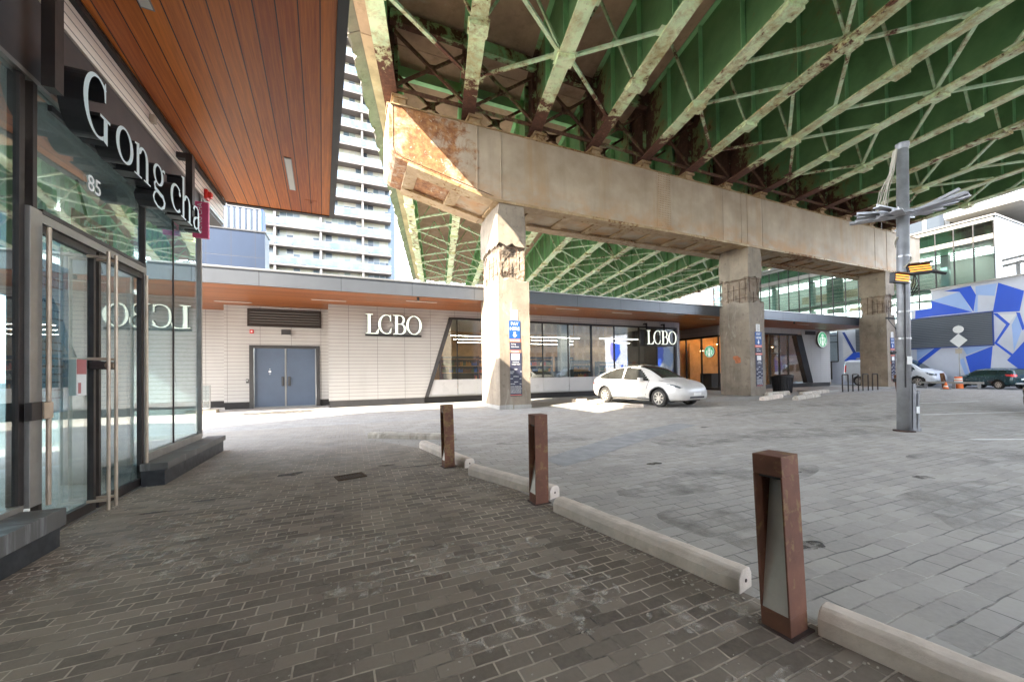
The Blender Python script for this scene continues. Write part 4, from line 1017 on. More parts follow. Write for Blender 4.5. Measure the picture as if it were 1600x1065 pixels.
# roof, soffit, edge
mb = MB(); mb.add([(-11,14.3,4.24),(34.,14.3,4.24),(34.,25,4.24),(-11,25,4.24)], [(0,3,2,1)]); L.p(mb, 'soffit', M['soffitB'])
L.bx('fascia', M['fascia'], -11,14.22,4.225,32.6,14.299,4.70); L.bx('roof_edge', M['fasciadark'], -11,14.19,4.70,32.62,14.4,4.73); L.bx('roof_edge', M['alum'], -11,14.2,4.731,32.62,14.42,4.775)
L.bx('roof', M['slab'], -11,14.421,4.3,34,25,4.74)
L.bx('fascia', M['fascia'], 32.601,14.22,4.225,34,14.3,4.72)
for x, y in ((-.78,16.18),(2.63,15.3),(5.9,15.1),(9.2,14.9),(12.45,15.05),(15.5,14.55),(18.6,15.2),(27.3,15.15),(31.2,16.2),(-4.2,17.67),(22.6,15.3)):
    o = L.bx('ceiling_light', M['alum'], x-.62,y-.045,4.228,x+.62,y+.045,4.238); mb = MB(); mb.box(x-.60,y-.032,4.222,x+.60,y+.032,4.2275); L.p(mb, 'diffuser', M['diffuser'], o).location = (0,0,0)
for x in (2.35,25.15):
    mb = MB(); mb.tube((x,14.45,4.225),(x,14.45,4.16),.05,.05,12); mb.lathe([(.055,0),(.05,-.03),(.03,-.05),(0,-.055)], (x,14.45,4.16), 'Z', 14)
    tag(mb.build('security_camera', M['black']), 'small black dome camera under the soffit edge ' + ('above the ribbed wall sign' if x < 10 else 'between middle and far pillars'), 'camera', 'dome cameras under the soffit', 'thing')
# shop interior
L.bx('interior_floor', M['interiorwhite'], 3,WY+.41,.006,18.19,24.7,.02); L.bx('interior_wall', M['interiorwood'], 3,24.5,.02,18.19,24.69,4.2); L.bx('interior_wall', M['interiorwhite'], -.3,WY+.3,.02,3.0,24.49,4.2)
L.bx('interior_ceiling', M['interiorwhite'], 3.01,WY+.3,4.12,18.19,24.4,4.18)
L.bx('interior_column', M['interiorwhite'], 8.6,19.5,.02,9.2,20.1,4.12); L.bx('interior_column', M['interiorgrey'], 11.0,18.6,.02,11.6,19.0,4.12)
L.bx('interior_panel', M['interiorwood'], 12.1,18.9,.02,15.0,19.05,4.12)
r = random.Random(11)
GL = 'linear lights hanging inside the shop'
for (x0, x1, y) in ((4.6,7.3,18.6),(5.2,8.8,20.4),(8.9,12.0,18.2),(9.8,13.4,20.0),(13.2,16.2,18.0),(14.,17.6,20.5),(6.,10.,22.5),(11.,16.,22.5)):
    t = thing('pendant_light', 'thin linear light hanging from the ceiling inside the glass fronted shop', 'light', ((x0+x1)/2,y,3.25), .0, GL); l = (x1-x0)/2
    mb = MB(); mb.box(-l,-.03,.0,l,.03,.05); mb.build('housing', M['alum'], t)
    mb = MB(); mb.box(-l+.02,-.025,-.012,l-.02,.025,-.001); mb.build('diffuser', M['shoplight'], t)
    mb = MB(); mb.tube((-l*.8,0,.05),(-l*.8,0,.87),.006,.006,5); mb.tube((l*.8,0,.05),(l*.8,0,.87),.006,.006,5); mb.build('suspension_cable', M['alum'], t)
goods = [plain('packaging_%s' % n, c, .5, 0, .1, 5) for n, c in (('red',(.5,.06,.04)),('amber',(.55,.25,.05)),('olive',(.12,.16,.05)),('cream',(.6,.55,.42)),('blue',(.06,.14,.4)),('brown',(.2,.08,.03)))]
def shelf_unit(x, y, w, label, hgt=1.7, grp='display shelves inside the shop window'):
    t = thing('display_shelf', label, 'shelf', (x,y,.02), 0, grp)
    mb = MB(); mb.box(-w/2,-.2,0,-w/2+.04,.2,hgt); mb.box(w/2-.04,-.2,0,w/2,.2,hgt); mb.box(-w/2+.04,.17,0,w/2-.04,.2,hgt); mb.build('frame', M['interiordark'], t)
    n = int((hgt-.25)/.38)
    for k in range(n+1):
        z = .2+k*.38
        mb = MB(); mb.box(-w/2+.041,-.2,z,w/2-.041,.168,z+.03); mb.build('shelf', M['interiorwood'], t)
        if k == n: continue
        mb = MB(); xx = -w/2+.08
        while xx < w/2-.12:
            c = r.randrange(6); m = r.randint(2,5)
            for q in range(m):
                if xx > w/2-.12: break
                hh = .20+r.uniform(-.03,.06); mb.tube((xx,-.1,z+.031),(xx,-.1,z+.031+hh*.6),.035,.035,6,c); mb.tube((xx,-.1,z+.031+hh*.6),(xx,-.1,z+.031+hh),.033,.012,6,c); xx += .082
        tag(mb.build('bottles', goods, t), kind='stuff')
shelf_unit(4.9,18.3,1.6,'dark display shelf of bottles just inside the slanted end of the shop window',1.3)
shelf_unit(7.6,18.9,1.8,'display shelf of bottles partly behind the first pillar, inside the shop',1.5)
shelf_unit(9.8,18.3,1.7,'display shelf of bottles inside the shop right of the first pillar',1.35)
shelf_unit(12.2,18.5,1.2,'tall display shelf of bottles by the thick mullion of the shop window',2.0)
shelf_unit(14.2,18.4,1.8,'display shelf of bottles inside the shop behind the white car roof',1.9)
shelf_unit(16.6,19.0,1.8,'display shelf of bottles at the far end of the shop window',1.9)

shelf_unit(5.6,20.6,2.2,'tall bright display shelf deeper inside the shop, behind the slanted window end',2.3)
shelf_unit(8.0,21.5,2.4,'tall display shelf deep inside the shop beside the square white column',2.3)
shelf_unit(10.6,21.0,2.2,'tall display shelf deep inside the shop under the middle hanging lights',2.3)
shelf_unit(13.4,21.2,2.4,'tall display shelf deep inside the shop behind the oak panel',2.3)

# lit shop letters
def letter_sign(label, x, y, z, h, adv, rail, brackets=False, depth=.10, gap=.0, wid=.9):
    t = thing('shop_sign', label, 'sign', (x,y,z), 0, 'lit letter signs of the liquor shop'); c = 0
    for ch in 'LCBO':
        mb = MB(); a, _ = glyph(ch)
        Mx = Matrix(((h*wid,0,0,c),(0,0,-1,0),(0,h,0,0),(0,0,0,1)))
        add_glyph(mb, ch, Mx, depth); fixn(mb.build('letter', [M['letter'], M['black']], t)); c += a*h*wid*adv
    mb = MB(); mb.box(-.02,-depth+.01,-.085,c+.02,0,-.012); mb.build('rail', M['black'], t)
    if brackets:
        for xx in (.05, c*.62):
            mb = MB(); mb.box(xx,-.02,h*.55,xx+.07,.05,h+.42); mb.box(xx-.0,.051,h+.35,xx+.07,.30,h+.42); mb.build('bracket', M['black'], t)
        mb = MB(); mb.box(-.42,-.01,-.09,-.10,.05,h+.05); mb.build('end_panel', M['black'], t)
    return t
letter_sign('lit cream letters LCBO on the white ribbed wall right of the blue doors', .57, 17.03, 3.06, .84, .94, True, wid=.95)
letter_sign('lit cream letters LCBO hung in front of the shop glass above the white car', 15.55, 16.80, 2.86, .80, .94, True, True, wid=.97)
# small things on the door wall
t = thing('fire_alarm', 'small red fire alarm box on the white wall below the dark vent', 'alarm', (-3.77,18.5,3.18)); mb = MB(); mb.box(-.07,-.05,-.08,.07,0,.08); mb.build('housing', M['red'], t, bevel=.01); mb = MB(); mb.lathe([(0,-.055),(.035,-.055),(.035,-.05)], (0,0,0), 'Y', 14); mb.build('strobe_lens', M['signwhite'], t)
t = thing('wall_light', 'flat dark wall light box above the blue double doors', 'light', (-2.54,18.5,3.18)); mb = MB(); mb.box(-.17,-.10,-.11,.17,0,.11); mb.build('housing', M['charcoal'], t, bevel=.01); mb = MB(); mb.box(-.14,-.08,-.118,.14,-.02,-.111); mb.build('lens', M['diffuser'], t)
t = thing('card_reader', 'small dark card reader on the wall beside the blue doors', 'reader', (-3.93,18.5,1.14)); mb = MB(); mb.box(-.045,-.035,-.08,.045,0,.08); mb.build('body', M['black'], t, bevel=.008); mb = MB(); mb.box(-.03,-.040,-.02,.03,-.0355,.05); mb.build('screen', M['interiorgrey'], t)
t = thing('glass_barrier', 'clear glass barrier panel on a beige stone base beyond the storefront corner', 'barrier', (-5.0,17.2,0)); mb = MB(); mb.box(-.5,-.18,.0,.42,.18,.12); mb.build('base', M['tan'], t, bevel=.01); mb = MB(); mb.box(-.45,-.01,.121,.17,.01,1.0); mb.build('panel', M['glassB'], t); mb = MB(); mb.box(.171,-.02,.121,.20,.02,1.0); mb.box(-.45,-.02,1.001,.2,.02,1.03); mb.build('rail', M['alum'], t)

# ------------------------------------------------------------------ coffee shop
B = Bld('coffee_shop', 'coffee shop with amber interior, slanted black window end and white ribbed wall', 'shop building', (28,17,0))
SY = 17.0
mb = MB()
mb.box(22.2,SY,3.86,30.35,SY+.25,4.24); mb.prism([(30.38,4.24),(30.38,3.9),(31.62,.28),(33.95,.28),(33.95,4.24)], (0,SY,0), (1,0,0), (0,0,1), (0,.25,0)); B.p(mb, 'front_wall', M['clad'])
B.bx('plinth', M['charcoal'], 22.0,SY+.02,.0,31.6,SY+.22,.279); B.bx('plinth', M['charcoal'], 31.601,SY+.02,0,33.9,SY+.2,.279)
mb = MB(); mb.prism([(29.65,3.80),(30.36,3.80),(31.6,.30),(30.9,.30)], (0,SY-.06,0), (1,0,0), (0,0,1), (0,.30,0)); mb.box(22.2,SY-.04,3.76,29.9,SY+.2,3.858); B.p(mb, 'slanted_jamb', M['black'])
def sbx(z): return 29.65 + (3.8-z)*(30.9-29.65)/3.5
sx = [22.2,24.0,25.6,26.95,27.95,28.95]
for a, b in zip(sx, sx[1:]): B.bx('window', M['glassB'], a+.03,SY+.08,.30,b-.03,SY+.1,3.76)
mb = MB(); mb.prism([(28.98,.30),(sbx(.30),.30),(sbx(3.76),3.76),(28.98,3.76)], (0,SY+.08,0), (1,0,0), (0,0,1), (0,.02,0)); B.p(mb, 'window', M['glassB'])
for x in sx: B.bx('mullion', M['black'], x-.03,SY+.04,.28,x+.03,SY+.16,3.758)
B.bx('transom', M['black'], 26.98,SY+.03,2.40,27.92,SY+.14,2.46)
B.bx('vent', M['vent'], 30.85,SY-.03,3.86,32.1,SY-.001,4.12)
# west side facing the passage
B.bx('side_header', M['white'], 22.0,SY+.251,3.62,22.2,21.6,3.9); B.bx('side_header', M['black'], 22.0,SY+.251,3.5,22.19,21.6,3.619); B.bx('side_header', M['clad'], 22.01,SY+.251,3.901,22.2,21.6,4.24)
ys = [17.28,18.58,19.86,21.1]
for a, b in zip(ys, ys[1:]): B.bx('window', M['glassB'], 22.08,a+.03,.15,22.1,b-.03,3.5)
for y in ys: B.bx('mullion', M['black'], 22.04,y-.03,.0,22.15,y+.03,3.499)
B.bx('sill', M['black'], 22.03,17.31,.0,22.16,21.07,.149)
B.bx('back_wall', M['interiorwood'], 18.43,21.6,0,34,21.8,4.24)
B.bx('interior_floor', M['interiorwood'], 22.17,SY+.23,.006,33.9,21.59,.02); B.bx('interior_ceiling', M['interiorwood'], 22.21,SY+.3,4.1,33.9,21.59,4.16)
B.bx('interior_counter', M['interiordark'], 23.0,18.6,.02,25.4,19.5,1.1); B.bx('interior_panel', M['interiorwood'], 23.6,20.9,.02,30.,21.0,3.4)
B.bx('side_wall', M['clad'], 33.75,SY+.251,.28,33.95,21.59,4.24)
r2 = random.Random(8)
for k in range(9):
    x, y = 22.8+r2.uniform(0,6.5), 17.8+r2.uniform(0,2.8)
    t = thing('pendant_lamp', 'small amber lamp hanging inside the coffee shop', 'lamp', (x,y,2.75+r2.uniform(0,.4)), 0, 'amber lamps inside the coffee shop')
    mb = MB(); mb.lathe([(.0,.12),(.05,.11),(.10,0),(.09,0),(.045,.10)], (0,0,0), 'Z', 12); mb.build('lamp_shade', M['interiordark'], t)
    mb = MB(); mb.lathe([(0,.0),(.05,.02),(.055,.05),(.0,.09)], (0,0,-.03), 'Z', 10); mb.build('bulb', M['amber'], t)
    mb = MB(); mb.tube((0,0,.12),(0,0,1.0),.006,.006,5); mb.build('cable', M['black'], t)
B.bx('interior_ceiling_or_fill_light', M['amber'], 23.,20.2,4.05,29,20.26,4.09); B.bx('interior_ceiling_or_fill_light', M['amber'], 23.,18.4,4.05,29,18.45,4.09)

def emblem(label, M4, rad):
    # round green emblem: white rim, green field, pale crowned figure with long wavy hair
    t = thing('emblem_sign', label, 'sign', (0,0,0), 0, 'round green emblems of the coffee shop'); t.matrix_world = M4
    mb = MB(); mb.lathe([(0,-.08),(rad*1.03,-.08),(rad*1.03,0.),(rad*.97,.0)], (0,0,0), 'Z', 40); mb.build('backing', M['black'], t)
    mb = MB(); mb.lathe([(rad*.97,.0),(rad*.97,.012),(rad*.91,.012)], (0,0,0), 'Z', 40); mb.build('rim', M['emblemwhite'], t)
    mb = MB(); mb.lathe([(rad*.91,.012),(0,.012)], (0,0,0), 'Z', 40); mb.build('field', M['green'], t)
    mb = MB(); R_ = rad
    def pr(pl, z=.0125): mb.prism([(a*R_, b*R_) for a, b in pl], (0,0,z), (1,0,0), (0,1,0), (0,0,.004))
    pr([(.20*math.cos(a*.4), .18+.24*math.sin(a*.4)) for a in range(16)])
    pr([(-.24,.46),(-.30,.66),(-.12,.56),(0,.74),(.12,.56),(.30,.66),(.24,.46)])
    pr([(-.16,-.10),(.16,-.10),(.24,-.70),(.0,-.85),(-.24,-.70)])
    for sgn in (-1,1):
        for k in range(3):
            x0 = .30+k*.13; pts = [(sgn*(x0+.05*math.sin(i*1.1)+(.02*i if k < 2 else .0)), .34-.06*k-i*.13) for i in range(8)]
            pl = [(a-sgn*.035,b) for a, b in pts] + [(a+sgn*.035,b) for a, b in pts[::-1]]
            pr([p for p in pl if True] if all(p[0]**2+p[1]**2 < .86 for p in pl) else [p if p[0]**2+p[1]**2 < .80 else (p[0]*.85, p[1]*.85) for p in pl])
    mb.build('figure', M['emblemwhite'], t)
    return t
emblem('round green and white emblem on the white ribbed wall beside the slanted window', Matrix(((1,0,0,32.72),(0,0,-1,16.86),(0,1,0,3.52),(0,0,0,1))), .60)
emblem('round green and white emblem hung in the amber lit window behind the white car', Matrix(((0,0,-1,21.88),(-1,0,0,17.80),(0,1,0,2.56),(0,0,0,1))), .38)

# ------------------------------------------------------------------ painted wall at the far side
Wl = Bld('mural_wall', 'long wall painted with angular blue and white shapes', 'wall', (38.2,6,0))
MX = 38.0
mb = MB(); mb.prism([(-16,0),(24,0),(24,4.5),(13.85,4.5),(13.85,5.52),(12.80,5.52),(12.80,6.74),(8.77,6.90),(-16,7.0)], (MX,0,0), (0,1,0), (0,0,1), (.4,0,0)); Wl.p(mb, 'wall_face', M['mgrey'])
mb = MB()
def mp(pl, c, k=0): mb.prism(pl, (MX-.001-.0015*k,0,0), (0,1,0), (0,0,1), (-.003,0,0), c)
# 0 cobalt, 1 deep, 2 pale blue, 3 white
mp([(12.8,6.04),(10.88,4.94),(12.81,4.94),(13.66,4.88),(13.64,5.45),(12.81,5.49)],0,1)
mp([(12.19,6.58),(10.94,6.70),(10.72,6.05),(10.85,4.95),(11.44,6.40)],0,1)
mp([(12.75,6.03),(11.44,6.41),(10.90,4.96)],2)
mp([(10.74,6.62),(9.83,6.62),(9.94,5.83),(10.64,6.02),(10.67,4.92),(10.82,4.92),(10.72,6.05)],2)
mp([(9.78,6.64),(8.79,5.92),(8.98,4.69),(10.04,4.78)],0,1)
mp([(10.05,4.74),(9.85,4.70),(9.36,3.95),(9.9,2.82),(9.2,1.95),(8.88,1.80),(8.88,1.61),(9.14,1.66),(10.02,2.80),(9.52,3.93)],0,1)
mp([(9.12,4.66),(8.97,4.60),(8.80,3.60),(8.90,3.5)],0,1)
mp([(9.92,4.62),(9.10,4.55),(9.42,3.98)],3); mp([(9.08,4.5),(8.92,3.55),(9.25,2.2),(9.3,3.9)],2)
mp([(11.26,2.0),(10.08,2.63),(10.21,1.0),(11.05,.75)],0,1)
mp([(13.62,1.35),(12.36,2.66),(12.70,2.66),(13.62,1.75)],0,1)
mp([(13.62,1.8),(12.75,2.64),(13.62,2.64)],2); mp([(11.4,2.66),(10.1,2.66),(11.2,2.1)],2,0); mp([(11.35,1.9),(11.1,.7),(11.25,.5),(11.55,1.8)],2)
mp([(18.13,4.35),(17.95,4.35),(17.2,2.6),(17.42,2.6)],1,1); mp([(18.05,1.95),(17.4,2.62),(16.7,2.62),(16.4,1.4),(17.3,1.85)],0,1); mp([(18.1,2.2),(18.1,3.9),(17.45,2.6)],3); mp([(17.2,1.75),(16.8,.9),(16.6,1.3)],2)
r3 = random.Random(21)
for k in range(13):   # the same painting running on along the wall
    y = 8.0-k*1.8; z = r3.uniform(1.,5.2); n = r3.choice((3,4,5)); a0 = r3.uniform(0,6)
    mp([(y+r3.uniform(1.0,2.0)*math.cos(a0+2*PI*i/n), max(.1,min(6.7, z+r3.uniform(1.0,2.2)*math.sin(a0+2*PI*i/n)))) for i in range(n)], (0,1,2,0)[k % 4], k % 2)
Wl.p(mb, 'painting', [M['mblue'],M['mdark'],M['mlight'],M['mwhite']])
Wl.bx('coping', M['alum'], MX-.03,8.6,6.905,MX+.43,-16,7.06); 
mb = MB(); mb.bar((MX+.15,12.82,6.78),(MX+.15,8.6,6.945),.46,.07); Wl.p(mb, 'coping', M['alum'])
v = Wl.bx('louvre_panel', M['louver'], MX-.05,10.06,2.70,MX-.008,14.2,4.82)
mb = MB(); mb.box(MX-.07,10.0,2.64,MX-.009,14.2,2.70); mb.box(MX-.07,10.0,4.82,MX-.009,14.2,4.88); mb.box(MX-.07,10.0,2.701,MX-.009,10.06,4.819); Wl.p(mb, 'louvre_frame', M['mdark'], v).location = (0,0,0)
Wl.bx('louvre_panel', M['louver'], MX-.05,14.6,2.65,MX-.008,17.2,4.48)
w_ = Wl.bx('window', M['glassB'], MX-.06,18.45,1.95,MX-.04,19.15,4.45); mb = MB()
for b in ((18.40,1.9,18.45,4.5),(19.15,1.9,19.22,4.5),(18.451,1.88,19.149,1.95),(18.451,3.55,19.149,3.6),(18.451,4.1,19.149,4.14)): mb.box(MX-.09,b[0],b[1],MX-.03,b[2],b[3])
Wl.p(mb, 'window_frame', M['brownblack'], w_).location = (0,0,0)
Wl.bx('corner_post', M['brownblack'], MX-.12,18.9,.4,MX-.005,19.0,1.9) ; Wl.bx('corner_panel', M['tan'], MX-.1,19.001,.0,MX-.005,19.6,1.9)

# ------------------------------------------------------------------ glazed block above the painted wall
Gb = Bld('glass_building', 'glazed office block with white bands rising behind the painted wall', 'building', (48,18,0))
GXW = 40.0
M['glassG'] = glass('office_glass', (.70,.86,.86), 1.1, .14, .0)
M['floorband'] = plain('pale_floor_band', (.24,.228,.205), .6, 0, .08, 1)
M['warmband'] = plain('peach_interior_band', (.62,.42,.32), .6, 0, .15, 1)
ysg = [10.4]; 
while ysg[-1] < 31: ysg.append(round(ysg[-1]+.93, 3))
rows = [(4.85,7.14),(7.20,9.40),(9.46,9.95),(10.35,11.15)]
for z0, z1 in rows:
    for a, b in zip(ysg, ysg[1:]):
        if z1-z0 < 1 and ysg.index(a) % 2 and z0 > 9: pass
        Gb.bx('window', M['glassG'], GXW,a+.025,z0,GXW+.02,b-.025,z1)
mb = MB()
for y in ysg: mb.box(GXW-.05,y-.025,4.0,GXW+.08,y+.025,11.2)
for z in (4.82,7.17,9.43): mb.box(GXW-.03,10.43,z-.03,GXW+.07,31.,z+.03)
Gb.p(mb, 'mullion_grid', M['mdark'] if 0 else M['charcoal'])
Gb.bx('floor_band', M['floorband'], GXW-.02,10.43,9.98,GXW+.3,31,10.33); Gb.bx('floor_band', M['floorband'], GXW-.02,10.43,11.21,GXW+.3,31,11.5); Gb.bx('floor_band', M['floorband'], GXW-.02,10.43,4.0,GXW+.3,31,4.79)
Gb.bx('floor_slab', M['floorband'], GXW+.31,10.6,9.98,52,31,10.3); Gb.bx('floor_slab', M['floorband'], GXW+.31,10.6,7.05,52,31,7.25); Gb.bx('floor_slab', M['floorband'], GXW+.31,10.6,4.2,52,31,4.8)
Gb.bx('interior_wall', M['interiorwhite'], 45,10.6,4.81,45.2,31,9.97); Gb.bx('interior_wall', M['interiorgrey'], 42.5,10.6,10.31,42.7,31,11.49)
Gb.bx('interior_panel', M['warmband'], 43.2,15.5,8.0,43.3,24,8.7); Gb.bx('interior_panel', M['warmband'], 43.2,18.5,5.2,43.3,20.0,7.0); Gb.bx('interior_panel', M['floorband'], 42.0,19.9,4.81,42.1,21.2,9.9)
for y in (13,16.5,22,25.5): Gb.bx('interior_column', M['interiorwhite'], 41.4,y,4.81,41.8,y+.4,9.97)
for z, ya, yb_ in ((9.8,11,30),(6.95,11,30)):
    for k in range(5): Gb.bx('interior_ceiling_or_fill_light', M['striplight'], 41.5+k*.7,ya,z,41.56+k*.7,yb_,z+.03)
# side with printed white screen
M['frit'] = None
n = NT('printed_white_screen'); x_, y_, z_ = n.xyz(); f = n.step(n.noise(1.6,5,.75,None,(1,1,.7)), .56, .60); n.col(n.mix(n.math('MULTIPLY', f, .8), (.19,.195,.21), (.075,.08,.095))); n.set(Roughness=.3); M['frit'] = n.mat
for z0, z1 in ((4.0,7.2),(7.25,9.3),(9.35,10.25),(10.3,11.5)): Gb.bx('screen_panel', M['frit'], GXW+.1,10.36,z0,62,10.42,z1)
Gb.bx('roof_slab', M['floorband'], GXW-.1,10.3,11.501,62,31.1,11.62)
Gb.bx('upper_storey', M['floorband'], 43.5,13.5,11.63,62,31,16.5)
ysu = [13.8+k*1.25 for k in range(14)]
for a in ysu: Gb.bx('window', M['darkglass'], 43.45,a,12.4,43.495,a+1.0,14.6)
Gb.bx('overhang', M['floorband'], 41.6,9.6,12.5,62,13.2,12.9); Gb.bx('upper_storey', M['frit'], 42.4,10.2,12.91,62,13.49,18)
Gb.bx('rear_block', M['clad'], 46,12,4,62,31,11.5) if 0 else None

# boom arms over the wall
t = thing('steel_arm', 'grey twin steel arms with a post above the painted wall', 'arm', (37.2,9,6.9))
mb = MB(); mb.bar((-.6,.25,.85),(-.6,-3.2,1.2),.13,.13); mb.bar((-.3,.30,.55),(-.3,-3.2,1.0),.15,.15); mb.build('arm', M['pole'], t)
mb = MB(); mb.box(.83,-.10,-.02,1.0,.08,.85); mb.build('post', M['pole'], t); mb = MB(); mb.bar((.9,.05,.88),(.9,-3,.95),.14,.1); mb.build('cross_arm', M['pole'], t)

# ------------------------------------------------------------------ navy clad block on the roof behind
N_ = Bld('navy_block', 'navy panel clad upper block with a pale ribbed screen above it', 'building', (-8,21.5,4.76))
N_.bx('panel_wall', M['bluepanel'], -14,20.5,4.76,-3.65,21.5,7.98); N_.bx('coping', M['fasciadark'], -14,20.46,7.981,-3.62,21.55,8.05)
M['screen'] = m_corrug('pale_ribbed_screen', (.15,.18,.24), .22, 'X')
N_.bx('ribbed_screen', M['screen'], -14,20.8,8.051,-3.85,21.4,9.15); N_.bx('screen_frame', M['mdark'], -3.849,20.78,8.051,-3.77,21.4,9.2); N_.bx('screen_frame', M['alum'], -14,20.77,9.151,-3.85,21.4,9.25)
N_.bx('screen_frame', M['bluepanel'], -5.6,20.75,8.051,-5.5,20.799,9.15)

# ------------------------------------------------------------------ condo tower
T = Bld('condo_tower', 'tall pale condominium tower with stacked glass balconies', 'tower', (-10,68,0))
M['towerglass'] = None
def m_facade():
    n = NT('condo_window_wall'); x, y, z = n.xyz()
    ix = n.math('FLOOR', n.math('DIVIDE', x, .92)); iz = n.math('FLOOR', n.math('DIVIDE', z, 2.95))
    cv = n.new('ShaderNodeCombineXYZ', {0: ix, 1: iz, 2: 0.}).outputs[0]
    rn = n.new('ShaderNodeTexWhiteNoise', {'Vector': cv}, noise_dimensions='3D').outputs[0]
    col = n.ramp(rn, [(0,(.22,.23,.19)),(.30,(.14,.175,.17)),(.46,(.06,.085,.105)),(.62,(.25,.255,.225)),(.78,(.03,.042,.055)),(.9,(.12,.15,.18))], 'CONSTANT')
    g = n.fl(x, .92, .07); n.col(n.mix(g, col, (.22,.23,.25))); n.set(Roughness=.25); return n.mat
M['towerglass'] = m_facade()
M['rail'] = None
n = NT('balcony_rail_glass'); n.col(n.ramp(n.noise(.5, 4, .7, None, (1.5,1,.6)), [(.35,(.075,.115,.18)),(.65,(.14,.18,.24))])); n.set(Roughness=.35, Alpha=.72); n.b.inputs['Specular IOR Level'].default_value = .25; M['rail'] = n.mat
M['towerconc'] = plain('tower_concrete', (.13,.12,.115), .8, 0, .06, .5)
M['towerside'] = m_panel('tower_blue_side', (.11,.145,.185), 1.1, 2.95, 0, 0, .25, .1, axis='Y')
FH = 2.95
T.bx('core', M['towerconc'], -34,68.3,0,6.05,88,26*FH+6)
T.bx('side_wall', M['towerside'], 6.051,68.0,0,6.5,88,26*FH+6); T.bx('side_wall', M['towerside'], 6.501,71.0,0,7.5,88,26*FH+6)
for k in range(1, 27):
    z = 3.9+k*FH
    o = T.bx('balcony', M['towerconc'], -34,66.45,z-.26,6.4,68.0,z)
    for x in (1.95,-4.3,-10.6,-17.):
        mb = MB(); mb.box(x-.16,66.6,z+.001,x+.16,67.99,z+FH-.261); T.p(mb, 'balcony_divider', M['towerconc'], o).location = (0,0,0)
    mb = MB(); mb.box(-34,66.47,z+.08,6.38,66.50,z+1.05); mb.box(6.35,66.51,z+.08,6.38,67.9,z+1.05)
    T.p(mb, 'railing', M['rail'], o).location = (0,0,0)
    mb = MB(); mb.box(-34,66.45,z+1.051,6.4,66.52,z+1.10)
    x = -13.9
    while x < 6.3: mb.box(x-.025,66.505,z+.001,x+.025,66.54,z+1.05); x += 1.55
    T.p(mb, 'handrail', M['alum'], o).location = (0,0,0)
    rb = random.Random(k*3)
    for q in range(3):
        x = rb.uniform(-12.5+q*6,-7+q*6); hh = rb.uniform(.5,.95); mb = MB(); mb.box(x,66.8,z+.002,x+rb.uniform(.4,.9),67.3,z+hh)
        T.p(mb, 'balcony_seat', M['interiordark'] if (k+q) % 2 else M['tan'], o).location = (0,0,0)
    T.bx('window_wall', M['towerglass'], -34,68.001,z+.001,6.05,68.29,z+FH-.261)
# distant blocks
D = Bld('distant_office_block', 'distant pale blue glass block low beside the condo tower', 'building', (26,150,0)); D.bx('tower_body', m_panel('distant_blue_glass', (.07,.115,.19), 1.5, 3.2, 0, 0, .2, .1), 12,150,0,26,160,34.6); D.bx('roof_cap', M['fasciadark'], 12.2,150.2,34.61,25.8,160,35.2)
K = Bld('brick_apartments', 'distant brick apartment block seen between the soffit and the girders', 'building', (95,82,0)); K.bx('brick_wall', plain('dusty_red_brick', (.30,.20,.18), .9, 0, .1, .5), 76,78,0,118,90,40)
for f in range(3,12):
    for c in range(16): K.bx('window', M['frit'], 77.5+c*2.45,77.93,f*3+.8,78.9+c*2.45,77.99,f*3+2.5)
for f in range(3,12): K.bx('stone_band', M['floorband'], 76,77.9,f*3-.1,118,77.995,f*3+.25)

# city blocks behind the viewer, seen in the shop windows
def m_block(name, wall, pane, px, pz):
    n = NT(name); x, y, z = n.xyz(); a = n.math('ADD', x, y)
    u = n.math('PINGPONG', a, px/2); v = n.math('PINGPONG', z, pz/2)
    m = n.math('MULTIPLY', n.math('GREATER_THAN', u, px*.16), n.math('GREATER_THAN', v, pz*.2))
    n.col(n.mix(m, wall, pane)); n.set(Roughness=n.mix(m, (.8,)*3, (.15,)*3)); return n.mat
for nm, lab, x0, y0, x1, y1, h, mt in (('glass_office','blue grey glass office block mirrored in the shop windows',-14,-62,12,-44,34,m_block('office_front',(.16,.18,.21),(.05,.09,.15),1.6,3.6)),
    ('brick_warehouse','low brown brick warehouse mirrored in the shop windows beside the glass office',13,-56,36,-40,13,m_block('warehouse_front',(.20,.10,.07),(.04,.05,.06),2.6,4.2)),
    ('stone_block','beige stone block mirrored in the shop windows behind the long painted wall',38,-66,70,-44,24,m_block('stone_front',(.34,.30,.25),(.05,.07,.09),2.2,3.4)),
    ('parking_garage','tall grey slab building standing across the street from the storefront',-50,-40,-18,-20,30,m_block('garage_front',(.24,.235,.23),(.06,.07,.08),2.4,3.2))):
    Q_ = Bld(nm, lab, 'building', ((x0+x1)/2,y1,0)); Q_.bx('facade', mt, x0,y0,0,x1,y1,h); Q_.bx('roof', M['slab'], x0-.3,y0-.3,h+.001,x1+.3,y1+.3,h+.6)
